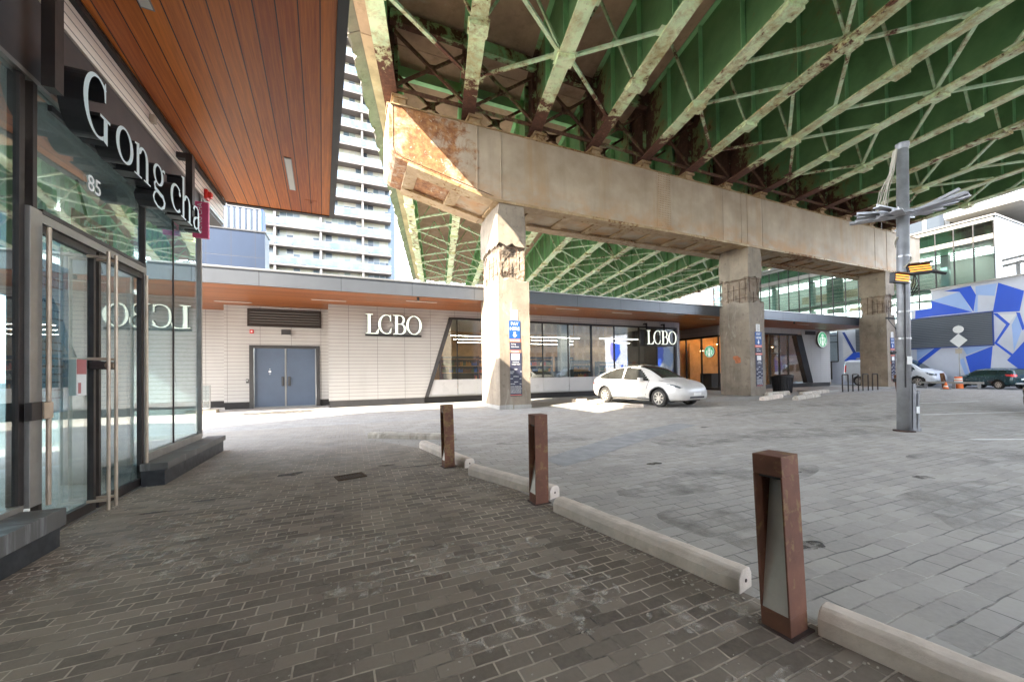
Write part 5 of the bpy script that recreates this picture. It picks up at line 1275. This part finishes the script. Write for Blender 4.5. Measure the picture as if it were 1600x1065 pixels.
# ------------------------------------------------------------------ pay signs on the pillars
def pay_sign(x, w, label, full=True):
    t = thing('pay_sign', label, 'sign', (x,PY0-.012,.45), 0, 'blue pay here signs on the concrete pillars')
    def plate(name, z0, z1, m, dx=0, dw=0, th=.012, par=None):
        mb = MB(); mb.box(-w/2+dx-dw,-th,z0,w/2+dx+dw,0,z1); return mb.build(name, m, par or t)
    def words(par, items, m, name='lettering'):
        mb = MB()
        for s, xx, z, sz, al in items: mb.mesh(text_mesh(s, sz, al), frame((xx,-.0145,z),(1,0,0),(0,0,1)))
        o = mb.build(name, m, par); return o
    a = plate('blue_panel', 2.11, 2.77, M['navy']); words(a, [('PAY',0,2.60,.17,'CENTER'),('HERE',0,2.42,.17,'CENTER')], M['signwhite'])
    mb = MB(); mb.prism([(-.035,2.36),(.035,2.36),(.035,2.25),(.09,2.25),(0,2.15),(-.09,2.25),(-.035,2.25)], (0,-.0125,0), (1,0,0), (0,0,1), (0,-.003,0)); mb.build('arrow', M['signwhite'], a)
    mb = MB(); mb.box(-.16,-.010,2.79,.13,0,3.16); b = mb.build('notice_sheet', M['paper'], t)
    r = random.Random(int(x*10)); mb = MB()
    for i in range(9):
        z = 3.11-i*.035; xx = -.12
        while xx < .08: ww = r.uniform(.015,.05); mb.box(xx,-.0115,z,min(xx+ww,.1),-.0105,z+.012); xx += ww+.012
    mb.build('lettering', M['slate'], b)
    c = plate('coral_panel', 1.99, 2.105, M['salmon'], -.012, .012); words(c, [('PAY BY PHONE',0,2.03,.055,'CENTER')], M['signwhite'])
    c = plate('slate_panel', 1.70, 1.985, M['slate'], .01); words(c, [('Parking',-.15,1.90,.06,'LEFT'),('Public Notice',0,1.80,.055,'CENTER')], M['signwhite'])
    c = plate('coral_panel', 1.61, 1.695, M['salmon'], .012, .005); words(c, [('Private Property',0,1.64,.045,'CENTER')], M['signwhite'])
    c = plate('slate_panel', .02, 1.605, M['slate'], .03, .01)
    mb = MB(); mb.box(-.14,-.0135,1.34,.17,-.0125,1.57); mb.build('white_sticker', M['paper'], c)
    items = [('PARKING',.03,1.24,.06,'CENTER'),('HOURLY RATE',.03,1.16,.05,'CENTER'),('DAY',.03,.98,.055,'CENTER'),('30 MIN',-.2,.90,.05,'LEFT'),('$6',.2,.90,.05,'LEFT'),('DAILY',-.2,.84,.045,'LEFT'),('EVENING',.03,.72,.05,'CENTER'),('MAX',-.2,.64,.05,'LEFT'),('$12',.17,.64,.05,'LEFT'),('NIGHT',.03,.52,.05,'CENTER'),('6PM-6AM',-.2,.45,.045,'LEFT'),('$10',.17,.45,.045,'LEFT')]
    words(c, items, M['signwhite']); mb = MB()
    for i in range(7):
        z = .37-i*.04; xx = -.2
        while xx < .22: ww = r.uniform(.015,.06); mb.box(xx,-.0135,z,min(xx+ww,.26),-.0125,z+.013); xx += ww+.014
    mb.build('small_print', M['paper'], c); mb = MB(); mb.box(-.2,-.0135,.05,.24,-.0125,.075); mb.build('red_bar', M['salmon'], c)
pay_sign(5.50,.44,'tall blue and dark sign reading pay here on the sunlit pillar with bared rebar')
pay_sign(18.95,.50,'tall blue and dark sign reading pay here on the pillar with the orange mark')
pay_sign(31.95,.44,'tall blue and dark sign reading pay here on the pillar behind the grey pole')

# ------------------------------------------------------------------ grey steel pole with fins and heaters
t = thing('light_pole', 'grey steel pole with a fan of metal fins, tangled cables and a battered base', 'pole', (10.38,3.94,0)); t.rotation_euler = (0,math.radians(2.4),0)
mb = MB(); mb.tube((0,0,0),(0,0,5.9),.112,.092,28); mb.build('shaft', M['pole'], t, smooth=False)
for p in t.children: 
    for f in p.data.polygons: f.use_smooth = len(f.vertices) == 4
mb = MB(); mb.lathe([(.093,5.86),(.108,5.93),(.108,5.98),(.095,5.98),(.0,5.97)], (0,0,0), 'Z', 22); 
mb.build('crown_ring', M['pole'], t)
mb = MB(); mb.lathe([(.10,4.47),(.18,4.47),(.18,4.53),(.10,4.58)], (0,0,0), 'Z', 24); mb.tube((0,-.0,4.5),(0,0,4.42),.16,.11,20); mb.build('collar', M['pole'], t)
r = random.Random(4); rtv = Vector((rt.x,rt.y,0)).normalized(); fwv = Vector((fw.x,fw.y,0)).normalized()
for sgn, n, rise in ((-1,9,-.02),(1,11,.13)):
    for k in range(n):
        a = (k-(n-1)/2)*.16; d = (rtv*sgn*math.cos(a) + fwv*math.sin(a)).normalized(); L_ = r.uniform(.5,.92)*(1.12 if sgn > 0 else .95)
        p = d*.10+Vector((0,0,4.50+r.uniform(-.07,.05))); q = d*L_+Vector((0,0,4.50+rise*L_*1.1+r.uniform(-.10,.12)+(-.05 if sgn < 0 else .06)))
        mb = MB(); mb.bar(p, q, .125, .012); mb.bar(p+Vector((0,0,.03)), q+Vector((0,0,.03)), .012, .06); mb.build('fin', M['fin'], t)
mb = MB(); r = random.Random(9)
for k in range(9):
    x, y = -rtv.x*r.uniform(.16,.30)+r.uniform(-.05,.05), -rtv.y*.2+r.uniform(-.05,.05)
    mb.path([(x*.8,y*.8,5.85),(x*1.2,y*1.2,5.4+r.uniform(-.1,.1)),(x*2.0,y*2.0,5.0+r.uniform(-.15,.1)),(x*2.4,y*2.4,4.55)], .007, 5)
mb.path([(.118*math.cos(a*.5+3.6),.118*math.sin(a*.5+3.6),3.35+a*.06) for a in range(12)], .016, 6)
mb.build('cable', M['wire'], t)
mb = MB(); pr = rtv*.30
mb.obox(rtv*.155+Vector((0,0,.50)), rtv*.035, fwv*.06, (0,0,.48)); mb.obox(rtv*.24+Vector((0,0,.42)), rtv*.020, fwv*.055, (0,0,.42))
mb.obox(rtv*.20+Vector((0,0,.05)), rtv*.1, fwv*.05, (0,0,.03)); mb.obox(rtv*.20+Vector((0,0,.80)), rtv*.08, fwv*.05, (0,0,.03)); mb.build('service_channel', M['pole'], t)
mb = MB(); mb.obox(rtv*.20+Vector((0,0,.45)), rtv*.018, fwv*.03, (0,0,.40)); mb.build('channel_recess', M['black'], t)
mb = MB(); mb.obox(rtv*.21-fwv*.06+Vector((0,0,.45)), rtv*.03, fwv*.012, (0,0,.07)); mb.build('socket', M['signwhite'], t)
mb = MB(); mb.lathe([(.17,0),(.17,.03),(.11,.035)], (0,0,0), 'Z', 24); mb.build('base_plate', M['cortendark'], t)
mb = MB()
for z in (1.9,2.45,3.05,3.6): mb.tube((0,0,z-.018),(0,0,z+.018),.122-.0035*z,.122-.0035*z,20)
mb.build('band_clamp', M['alum'], t)
mb = MB(); mb.obox(-fwv*.112+Vector((0,0,1.45)), rtv*.05, fwv*.004, (0,0,.08)); mb.build('sticker', M['paper'], t)
mb = MB(); mb.path([-fwv*.10-rtv*.07+Vector((0,0,z)) for z in (.9,1.6,2.3,3.05)], .012, 6); mb.build('conduit', M['black'], t)
# heaters
for dv, label, tl, zz in ((-.22,'glowing orange heat lamp facing outward on the near side of the grey pole',.1,3.12),(.16,'glowing orange heat lamp with a dark hood on the grey pole',-.5,3.30)):
    h = thing('heat_lamp', label, 'heater', Vector((10.52,3.94,zz)) + rtv*dv - fwv*.15, -YAW, 'orange heat lamps on the grey pole'); h.rotation_euler = (tl*.4,tl*.3 if dv < 0 else -.06,-YAW + (.25 if dv < 0 else -.2))
    mb = MB(); mb.box(-.20,-.03,-.085,.20,.07,.085); mb.build('housing', M['black'], h, bevel=.01)
    for k in range(3):
        mb = MB(); mb.tube((-.18,-.036,-.05+k*.05),(.18,-.036,-.05+k*.05),.013,.013,8); mb.build('heating_tube', M['heat'], h)
    mb = MB(); mb.box(-.20,-.10,.086,.20,.07,.10); mb.box(-.20,-.05,-.10,.20,.07,-.086); mb.build('hood', M['salmon'] if 0 else M['black'], h)
    mb = MB(); mb.box(-.02,.071,-.03,.02,.17,.03); mb.build('bracket', M['black'], h)
f = thing('flood_light', 'dark flat flood light angled off the grey pole beside the heat lamp', 'light', Vector((10.50,3.94,3.26)) + rtv*.50 - fwv*.1, -YAW); f.rotation_euler = (.5,.16,-YAW)
mb = MB(); mb.box(-.17,-.13,-.02,.17,.13,.03); mb.build('housing', M['black'], f, bevel=.01); mb = MB(); mb.box(-.14,-.10,-.026,.14,.10,-.021); mb.build('lens', M['darkglass'], f)
mb = MB(); mb.bar((-.16,0,.0),(-.40,.05,-.07),.05,.05); mb.build('arm', M['pole'], f); mb = MB(); rr_ = random.Random(3)
for k in range(3): mb.path([(-.3,.03,-.08),(-.22+k*.06,.0,-.28),(-.16+k*.05,.02,-.42-k*.06),(-.10+k*.04,.0,-.36)], .008, 5)
mb.build('cable', M['black'], f)
# thin dark pole behind
t = thing('slim_pole', 'slim dark post with small brackets standing just behind the big grey pole', 'pole', (12.17,4.62,0))
mb = MB(); mb.tube((0,0,0),(0,0,3.35),.075,.065,14); mb.build('shaft', M['black'], t); mb = MB(); mb.bar((0,0,2.48),(-rtv.x*.35,-rtv.y*.35,2.5),.05,.04); mb.bar((0,0,1.68),(-rtv.x*.26,-rtv.y*.26,1.66),.06,.06); mb.bar((0,0,1.05),(-rtv.x*.2,-rtv.y*.2,1.0),.08,.08); mb.build('bracket', M['black'], t)
mb = MB(); mb.path([Vector((0,0,2.9))-rtv*.06, Vector((0,0,2.75))-rtv*.28, Vector((0,0,2.45))-rtv*.30, Vector((0,0,2.2))-rtv*.1], .008, 5); mb.build('cable', M['black'], t)

# ------------------------------------------------------------------ far bits on the lot
bollard(26.45,10.2,.95,math.radians(-20),(0,math.radians(-8)),'rusted bollard leaning over beside the slim dark post, far across the lot',None)
bollard(33.9,10.95,.95,math.radians(-20),(0,math.radians(-9)),'rusted bollard leaning before the white van under the painted wall',None)
for k in range(4):
    x = 24.95+k*1.02
    t = thing('bike_rack', ('first','second','third','last')[k] + ' slim brown hoop of the bike rack row before the far pillar', 'bike rack', (x,11.95,0), 0, 'bike rack hoops by the far pillar')
    mb = MB(); mb.path([(0,0,0),(0,0,.92),(.04,0,.97),(.52,0,.97),(.56,0,.92),(.56,0,0)], .032, 8); mb.build('hoop', M['brownblack'], t); mb = MB(); mb.box(-.08,-.08,0,.08,.08,.02); mb.box(.48,-.08,0,.64,.08,.02); mb.build('foot_plate', M['pole'], t)
tag(sheet('kerb_island', [(24,12.35),(34.4,12.0),(34.4,14.15),(24,14.15)], .12, M['slab']), 'raised pale concrete island around the far pillar', 'kerb', kind='structure')
mb = MB(); mb.box(24,12.2,0,34.4,12.34,.118); mb.box(34.41,12.0,0,34.55,14.15,.118); tag(mb.build('kerb', M['slab']), 'pale concrete kerb along the raised island', 'kerb', kind='structure')
t = thing('trash_can', 'black ribbed round trash can standing right of the middle pillar', 'trash can', (22.13,13.4,0))
mb = MB(); mb.lathe([(.0,.0),(.42,.0),(.50,.9),(.47,.9)], (0,0,0), 'Z', 28)
for k in range(28): a = 2*PI*k/28; mb.bar((.425*math.cos(a),.425*math.sin(a),.02),(.505*math.cos(a),.505*math.sin(a),.86),.03,.03)
mb.build('bin_body', M['black'], t); mb = MB(); mb.lathe([(.53,.86),(.54,.97),(.40,1.02),(.25,1.02),(.22,.9)], (0,0,0), 'Z', 28); mb.build('lid', M['black'], t)
t = thing('traffic_cone', 'small orange traffic cone on the far side of the lot', 'cone', (32.2,10.35,0)); mb = MB(); mb.lathe([(.13,.03),(.03,.42),(0,.42)], (0,0,0), 'Z', 16); mb.build('cone_body', M['orange'], t); mb = MB(); mb.box(-.17,-.17,0,.17,.17,.03); mb.build('base', M['black'], t); mb = MB(); mb.lathe([(.102,.15),(.072,.25)], (0,0,0), 'Z', 16); mb.build('reflective_band', M['signwhite'], t)
t = thing('traffic_barrel', 'orange and white traffic barrel between the white van and the dark car', 'barrel', (34.0,10.4,0)); t.scale = (.75,.75,.75); mb = MB(); mb.lathe([(.28,0),(.26,.35),(.24,.36),(.22,.95),(.0,.97)], (0,0,.0), 'Z', 18); mb.build('barrel_body', M['orange'], t); mb = MB(); mb.lathe([(.247,.5),(.237,.62)], (0,0,0), 'Z', 18); mb.lathe([(.235,.7),(.228,.82)], (0,0,0), 'Z', 18); mb.build('reflective_band', M['signwhite'], t)
t = thing('guard_rail', 'low pale guard rail in front of the parked van and dark car', 'rail', (33.3,10.5,0)); mb = MB(); mb.box(-.05,-1.3,.30,.05,1.4,.42); mb.build('rail', M['slab'], t)
for y in (-1.1,-.1,1.1): mb = MB(); mb.box(.051,y-.06,0,.14,y+.06,.42); mb.build('post', M['pole'], t)
t = thing('street_sign', 'white round sign over a diamond sign on a slim post by the painted wall', 'sign', (37.2,11.3,0))
mb = MB(); mb.tube((0,0,0),(0,0,4.1),.035,.035,10); mb.build('post', M['alum'], t)
mb = MB(); mb.lathe([(0,0),(.25,0),(.25,.012),(0,.012)], (-.05,0,3.80), 'X', 28); mb.build('round_plate', M['signwhite'], t)
mb = MB(); mb.prism([(-.40,0),(0,-.46),(.40,0),(0,.46)], (-.055,0,3.06), (0,1,0), (0,0,1), (.012,0,0)); mb.build('diamond_plate', M['signwhite'], t)
mb = MB(); mb.box(-.08,-.15,2.2,-.04,.15,2.5); mb.build('small_plate', M['tan'], t)
mb = MB(); mb.obox((9.25,12.75,.10),(.24,.05,0),(-.03,.13,0),(0,0,.07)); tag(mb.build('sandbag', M['paper'], bevel=.05, seg=3), 'crumpled white bag lying on the ground beyond the first pillar', 'bag', kind='thing')

# ------------------------------------------------------------------ vehicles
def interp(tab, x):
    if x <= tab[0][0]: return tab[0][1:]
    for (a, b) in zip(tab, tab[1:]):
        if x <= b[0]:
            u = (x-a[0])/(b[0]-a[0]); u = u*u*(3-2*u) if 0 else u
            return tuple(p+(q-p)*u for p, q in zip(a[1:], b[1:]))
    return tab[-1][1:]
def smooth_tab(tab, n=3):
    # Catmull-Rom resampling so the outline has no corners
    out = []
    for i in range(len(tab)-1):
        p0, p1, p2, p3 = tab[max(i-1,0)], tab[i], tab[i+1], tab[min(i+2,len(tab)-1)]
        for k in range(n*2):
            u = k/(n*2)
            row = [p1[0]+(p2[0]-p1[0])*u]
            for j in range(1, len(p1)):
                m1 = (p2[j]-p0[j])/max(1e-6,(p2[0]-p0[0]))*(p2[0]-p1[0]); m2 = (p3[j]-p1[j])/max(1e-6,(p3[0]-p1[0]))*(p2[0]-p1[0])
                h = (2*u**3-3*u**2+1)*p1[j]+(u**3-2*u**2+u)*m1+(-2*u**3+3*u**2)*p2[j]+(u**3-u**2)*m2
                row.append(h)
            out.append(tuple(row))
    out.append(tab[-1]); return out
def make_car(name, label, cat, tab, wheels, wr, paint, glassm, side_glass, screens, loc, rz, lamps, tails, nx=150, scale=1., group=None, extra=None, spokes=8, arch=.075, ny=34, seams=None):
    # tab rows: x, z_low, z_belt, z_roof, half width at sill, at bulge, at belt, half width of roof
    t = thing(name, label, cat, loc, rz, group); t.scale = (scale,)*3
    tb = smooth_tab(tab); x0, x1 = tab[0][0], tab[-1][0]
    def section(x):
        zl, zb, zr, ws, wg, wb, wr_ = interp(tb, x)
        zm = zl+(zb-zl)*.55
        P_ = [(0,zl),(ws*.8,zl),(ws,zl+.04),(ws+(wg-ws)*.7,zl+(zm-zl)*.45),(wg,zm),(wb+(wg-wb)*.5,zm+(zb-zm)*.6),(wb,zb),(wb+(wr_-wb)*.5,zb+(zr-zb)*.50),(wr_,zb+(zr-zb)*.86),(wr_*.6,zb+(zr-zb)*.975),(0,zr)]
        return P_
    def cr(P_, u):
        n = len(P_)-1; f = u*n; i = min(int(f), n-1); u = f-i
        p0, p1, p2, p3 = P_[max(i-1,0)], P_[i], P_[i+1], P_[min(i+2,n)]
        return tuple(.5*((2*p1[k])+(-p0[k]+p2[k])*u+(2*p0[k]-5*p1[k]+4*p2[k]-p3[k])*u*u+(-p0[k]+3*p1[k]-3*p2[k]+p3[k])*u**3) for k in (0,1))
    vs = []
    for i in range(nx+1):
        x = x0+(x1-x0)*i/nx; P_ = section(x)
        for sgn in (1,-1):
            for j in range(ny+1):
                y, z = cr(P_, j/ny); vs.append((x, sgn*max(0,y), z))
    k = 2*(ny+1); body = []; sg_ = {}; sc_ = {}; lampf = {}; tailf = {}
    def inpoly(pl, a, b):
        c = False
        for (x_a, z_a), (x_b, z_b) in zip(pl, pl[1:]+pl[:1]):
            if (z_a > b) != (z_b > b) and a < (x_b-x_a)*(b-z_a)/(z_b-z_a)+x_a: c = not c
        return c
    for i in range(nx):
        for s_ in (0,1):
            for j in range(ny):
                a = i*k+s_*(ny+1)+j; f = (a, a+k, a+k+1, a+1) if s_ == 0 else (a, a+1, a+k+1, a+k)
                cx_ = sum(vs[q][0] for q in f)/4; cy_ = abs(sum(vs[q][1] for q in f)/4); cz_ = sum(vs[q][2] for q in f)/4; v = (j+.5)/ny
                w_in = any(math.hypot(cx_-wx, cz_-wr) < wr+arch for wx in wheels) and v < .62 and v > .06
                if w_in: continue
                if v > .6 and v < .86 and any(inpoly(g_, cx_, cz_) for g_ in side_glass): sg_.setdefault((s_, [inpoly(g_, cx_, cz_) for g_ in side_glass].index(True)), []).append(f)
                elif v > .82 and any(a_ < cx_ < b_ for a_, b_ in screens): sc_.setdefault([a_ < cx_ < b_ for a_, b_ in screens].index(True), []).append(f)
                elif any(inpoly(g_, cx_, cz_) and cy_ > ymin for g_, ymin in lamps): lampf.setdefault(s_, []).append(f)
                elif any(inpoly(g_, cx_, cz_) and cy_ > ymin for g_, ymin in tails): tailf.setdefault(s_, []).append(f)
                else: body.append(f)
    body += [tuple(range(ny+1))+tuple(range(2*ny+1, ny, -1)), tuple(nx*k+q for q in range(ny+1))[::-1]+tuple(nx*k+q for q in range(ny+1, 2*ny+2))]
    def sub(nm, fs, m):
        if not fs: return
        used = sorted({q for f in fs for q in f}); mp_ = {q: i for i, q in enumerate(used)}
        mb = MB(); mb.add([vs[q] for q in used], [tuple(mp_[q] for q in f) for f in fs])
        o = mb.build(nm, m, t, smooth=True); return o
    fixn(sub('body', body, paint))
    for q in sg_.values(): sub('side_window', q, glassm)
    for kq, q in sc_.items(): sub(('windscreen','rear_window','roof_glass')[kq], q, glassm)
    for q in lampf.values(): sub('headlight', q, M['lamp'])
    for q in tailf.values(): sub('tail_light', q, M['tail'])
    # dark arch trims, shut lines and sill strips laid on the skin
    def yat(x, z):
        P_ = section(x); best = None
        for q in range(8, 160):
            y, zz = cr(P_, q/200)
            if best is None or abs(zz-z) < best[0]: best = (abs(zz-z), y)
        return best[1]
    if seams:
        mb = MB()
        for sgn in (1,-1):
            for pl in seams:
                mb.path([(x, sgn*(yat(x,z)+.001), z) for x, z in pl], .010, 5)
        mb.build('shut_line', M['interiordark'], t)
        for sgn in (1,-1):
            mb = MB()
            for wx in wheels: mb.path([(wx+(wr+arch+.005)*math.cos(q), sgn*(yat(wx+(wr+arch)*math.cos(q), max(.25, wr+(wr+arch)*math.sin(q)))-.004), max(.22, wr+(wr+arch)*math.sin(q))) for q in [PI*(-.08+1.16*w/24) for w in range(25)]], .022, 6)
            xs_ = [wheels[1]+wr+arch+(wheels[0]-wheels[1]-2*(wr+arch))*w/8 for w in range(9)]
            mb.path([(x, sgn*(yat(x,.28)-.006), .28) for x in xs_], .035, 6); mb.build('lower_trim', M['interiordark'], t)
    # underside and wheel housings
    mb = MB(); z0 = interp(tb, 0)[0]; wmid = interp(tb, 0)[3]
    mb.box(x0+.35,-wmid+.22,z0+.02,x1-.35,wmid-.22,z0+.42)
    mb.build('underbody', M['black'], t)
    for wx in wheels:
        ws = interp(tb, wx)[4]
        for sgn in (1,-1):
            yo = sgn*(ws-.015); yi = sgn*(ws-.235)
            w_ = thing('wheel', None, None); del w_['kind']; w_.parent = t; w_.location = (wx,(yo+yi)/2,wr); hw = .11
            mb = MB(); mb.lathe([(wr*.70,-hw),(wr*.93,-hw),(wr,-hw*.65),(wr,hw*.65),(wr*.93,hw),(wr*.70,hw),(wr*.70,-hw)], (0,0,0), 'Y', 36); fixn(mb.build('tyre', M['rubber'], w_, smooth=True))
            mb = MB(); so_ = sgn*hw*.85; mb.lathe([(wr*.70,-hw*.9*sgn),(wr*.70,so_),(wr*.62,so_),(wr*.62,so_*.4)], (0,0,0), 'Y', 32)
            for q in range(spokes):
                a = 2*PI*q/spokes; mb.bar((wr*.10*math.cos(a),so_*.75,wr*.10*math.sin(a)),(wr*.66*math.cos(a),so_*.85,wr*.66*math.sin(a)),wr*.15,.025, up=(0,1,0))
            mb.tube((0,so_*.4,0),(0,so_*.95,0),wr*.16,wr*.12,18); mb.build('rim', M['rim'], w_)
            mb = MB(); mb.lathe([(0,so_*.2),(wr*.62,so_*.2)], (0,0,0), 'Y', 28); mb.build('brake_disc', M['interiordark'], w_)
            # wheel house
            mb = MB(); n_ = 18; v1 = []
            for q in range(n_+1):
                a = PI*(-.12+1.24*q/n_)
                for y in (sgn*(ws-.005), sgn*(ws-.45)): v1.append((wx+(wr+arch)*math.cos(a), y, wr+(wr+arch)*math.sin(a)))
            mb.add(v1, [(2*q,2*q+1,2*q+3,2*q+2) for q in range(n_)]); mb.build('wheel_housing', M['black'], t)
            mb = MB(); mb.path([(wx+(wr+arch)*math.cos(a_), sgn*(interp(tb,wx)[4]+.006 if 0 else yl), wr+(wr+arch)*math.sin(a_)) for a_, yl in [(PI*(-.06+1.12*q/20), 0) for q in range(21)]], .02, 6) if 0 else None
    if extra: extra(t)
    return t
def ev_extra(t):
    for sgn in (1,-1):
        mb = MB(); mb.obox((.62,sgn*.99,1.03),(.075,0,0),(0,.09,0),(0,0,.065)); mb.bar((.66,sgn*.84,.97),(.64,sgn*.95,1.0),.05,.03); mb.build('mirror', M['carwhite'], t, bevel=.03, seg=3)
        for x in (-.05,-1.05): mb = MB(); mb.obox((x,sgn*.945,.86),(.10,0,0),(0,.012,0),(0,0,.013)); mb.build('handle', M['black'], t)
        mb = MB(); mb.bar((-.42,sgn*.885,.96),(-.40,sgn*.66,1.46),.055,.03); mb.build('window_pillar', M['carwhite'], t)
    mb = MB(); mb.box(2.20,-.40,.345,2.372,.40,.405); mb.build('front_intake', M['black'], t); mb = MB(); mb.box(2.34,-.20,.45,2.392,.20,.545); mb.build('number_plate', M['paper'], t)
    for sgn in (1,-1): mb = MB(); mb.obox((2.16,sgn*.765,.47),(.10,-.06*sgn,0),(.01,.02*sgn,0),(0,0,.014)); mb.build('fog_slot', M['black'], t)
    mb = MB(); mb.lathe([(0,0),(.03,0),(.03,.01)], (2.20,0,.79), 'X', 14); mb.build('badge', M['alum'], t)
EV = [(-2.36,.48,.93,.99,.55,.62,.56,.42),(-2.30,.36,.99,1.09,.74,.82,.74,.52),(-2.05,.26,1.02,1.24,.84,.92,.84,.57),(-1.6,.22,1.02,1.405,.88,.965,.875,.585),(-1.0,.20,1.0,1.545,.89,.97,.885,.595),(-.3,.20,.98,1.615,.89,.965,.885,.60),(.2,.20,.96,1.60,.89,.96,.88,.60),(.7,.20,.945,1.46,.89,.965,.88,.60),(1.1,.20,.935,1.24,.89,.97,.88,.62),(1.42,.21,.92,1.06,.88,.965,.88,.66),(1.75,.23,.895,.985,.86,.95,.85,.68),(2.05,.25,.83,.905,.80,.89,.77,.62),(2.25,.27,.73,.79,.68,.75,.64,.52),(2.34,.31,.62,.67,.52,.58,.50,.40),(2.37,.38,.54,.58,.40,.45,.38,.30)]
side = [[(.95,.985),(.36,1.44),(-.30,1.52),(-.40,1.52),(-.40,1.01)], [(-.47,1.015),(-.49,1.51),(-.9,1.48),(-1.35,1.37),(-1.75,1.23),(-1.95,1.12),(-1.75,1.06)]]
make_car('white_car', 'dust covered white electric hatchback parked beyond the parking stops in front of the shop', 'car', EV, (1.42,-1.42), .335, M['carwhite'], M['dustglass'], side, [(.22,1.34),(-2.05,-1.05),(-.95,.14)], (11.0,11.95,.004), math.radians(-84), [([(1.70,.885),(1.98,.80),(2.2,.70),(2.24,.745),(2.0,.845)],.42)], [([(-2.4,.86),(-2.1,.90),(-2.1,.82),(-2.4,.79)],.45)], scale=.97, extra=ev_extra, nx=190, ny=44, seams=[[(.93,.95),(.88,.7),(.84,.42)],[(-.43,1.0),(-.45,.7),(-.40,.34)],[(-1.0,.34),(-1.15,.6),(-1.62,.83),(-1.72,1.0)],[(.84,.34),(.2,.335),(-.4,.33),(-1.0,.34)],[(1.35,.99),(1.75,.93),(2.05,.87)]])
SUV = [(-2.25,.50,.95,1.05,.6,.66,.62,.5),(-2.15,.38,1.02,1.40,.80,.86,.80,.62),(-1.95,.30,1.05,1.60,.84,.90,.84,.66),(-1.2,.26,1.03,1.67,.86,.92,.86,.66),(-.2,.25,1.0,1.68,.86,.92,.86,.66),(.35,.25,.98,1.62,.86,.92,.86,.66),(.75,.25,.97,1.42,.86,.92,.86,.66),(1.2,.25,.97,1.13,.86,.92,.86,.70),(1.7,.28,.93,1.02,.84,.9,.82,.66),(2.05,.32,.82,.90,.74,.8,.70,.55),(2.2,.42,.66,.72,.5,.55,.48,.4)]
sw = [[(.95,1.04),(.38,1.48),(-.35,1.54),(-.35,1.05)],[(-.42,1.05),(-.42,1.54),(-1.2,1.53),(-1.2,1.06)],[(-1.27,1.1),(-1.27,1.52),(-1.75,1.46),(-1.85,1.22)]]
def suv_extra(t):
    for sgn in (1,-1):
        mb = MB(); mb.obox((.70,sgn*.98,1.06),(.07,0,0),(0,.09,0),(0,0,.07)); mb.build('mirror', M['cargreen'], t, bevel=.03)
        for x in (.0,-.95): mb = MB(); mb.obox((x,sgn*.915,.93),(.09,0,0),(0,.02,0),(0,0,.014)); mb.build('handle', M['cargreen'], t)
    mb = MB(); mb.box(-2.27,-.22,.72,-2.235,.22,.84); mb.build('number_plate', M['paper'], t); mb = MB(); mb.box(-2.29,-.6,.40,-2.1,.6,.52); mb.build('rear_bumper', M['interiorgrey'], t)
make_car('dark_car', 'dark teal sport utility car parked along the painted wall, tail lights showing', 'car', SUV, (1.35,-1.35), .345, M['cargreen'], M['carglass'], sw, [(.36,1.15),(-2.2,-1.9)], (35.3,9.5,0), math.radians(62), [([(1.75,.92),(2.1,.80),(2.1,.72),(1.8,.82)],.45)], [([(-2.3,1.16),(-1.75,1.20),(-1.75,1.08),(-2.3,.98)],.5)], extra=suv_extra, nx=110, scale=.72)
VAN = [(-2.6,.45,1.0,1.2,.7,.78,.76,.70),(-2.52,.32,1.1,1.85,.84,.92,.90,.80),(-2.2,.28,1.1,1.95,.88,.95,.93,.82),(0,.26,1.08,1.98,.88,.95,.93,.82),(.9,.26,1.06,1.90,.88,.95,.93,.80),(1.35,.26,1.04,1.62,.88,.95,.92,.78),(1.8,.27,1.02,1.22,.87,.94,.90,.76),(2.3,.30,.92,1.02,.82,.88,.80,.66),(2.5,.42,.7,.78,.6,.66,.58,.45)]
vw = [[(1.5,1.14),(1.1,1.70),(.55,1.75),(.55,1.14)],[(.4,1.16),(.4,1.75),(-.6,1.76),(-.6,1.16)]]
def van_extra(t):
    mb = MB(); mb.box(-1.9,-.6,1.99,.4,-.56,2.08); mb.box(-1.9,.56,1.99,.4,.6,2.08)
    for x in (-1.8,-.7,.3): mb.box(x,-.7,2.081,x+.05,.7,2.12)
    mb.build('roof_rack', M['alum'], t)
    for sgn in (1,-1): mb = MB(); mb.obox((1.35,sgn*1.05,1.2),(.06,0,0),(0,.1,0),(0,0,.14)); mb.build('mirror', M['black'], t, bevel=.02)
    mb = MB(); mb.box(-2.64,-.25,.6,-2.6,.25,.72); mb.build('number_plate', M['paper'], t)
make_car('white_van', 'white van with a roof rack parked under the painted wall behind the grey pole', 'van', VAN, (1.6,-1.6), .34, M['vanwhite'], M['carglass'], vw, [(.98,1.78)], (36.3,14.3,0), math.radians(-90), [([(2.0,.98),(2.45,.86),(2.45,.7),(2.1,.84)],.5)], [([(-2.7,1.0),(-2.5,1.5),(-2.4,1.5),(-2.4,1.0)],.6)], extra=van_extra, nx=90)
make_car('black_car', 'black car at the edge of the lot showing only its wheel and bumper', 'car', SUV, (1.35,-1.35), .35, M['cardark'], M['carglass'], sw, [(.36,1.15),(-2.2,-1.9)], (19.45,3.05,0), math.radians(172), [([(1.75,.92),(2.1,.80),(2.1,.72),(1.8,.82)],.45)], [([(-2.3,1.16),(-1.75,1.20),(-1.75,1.08),(-2.3,.98)],.5)], nx=90)
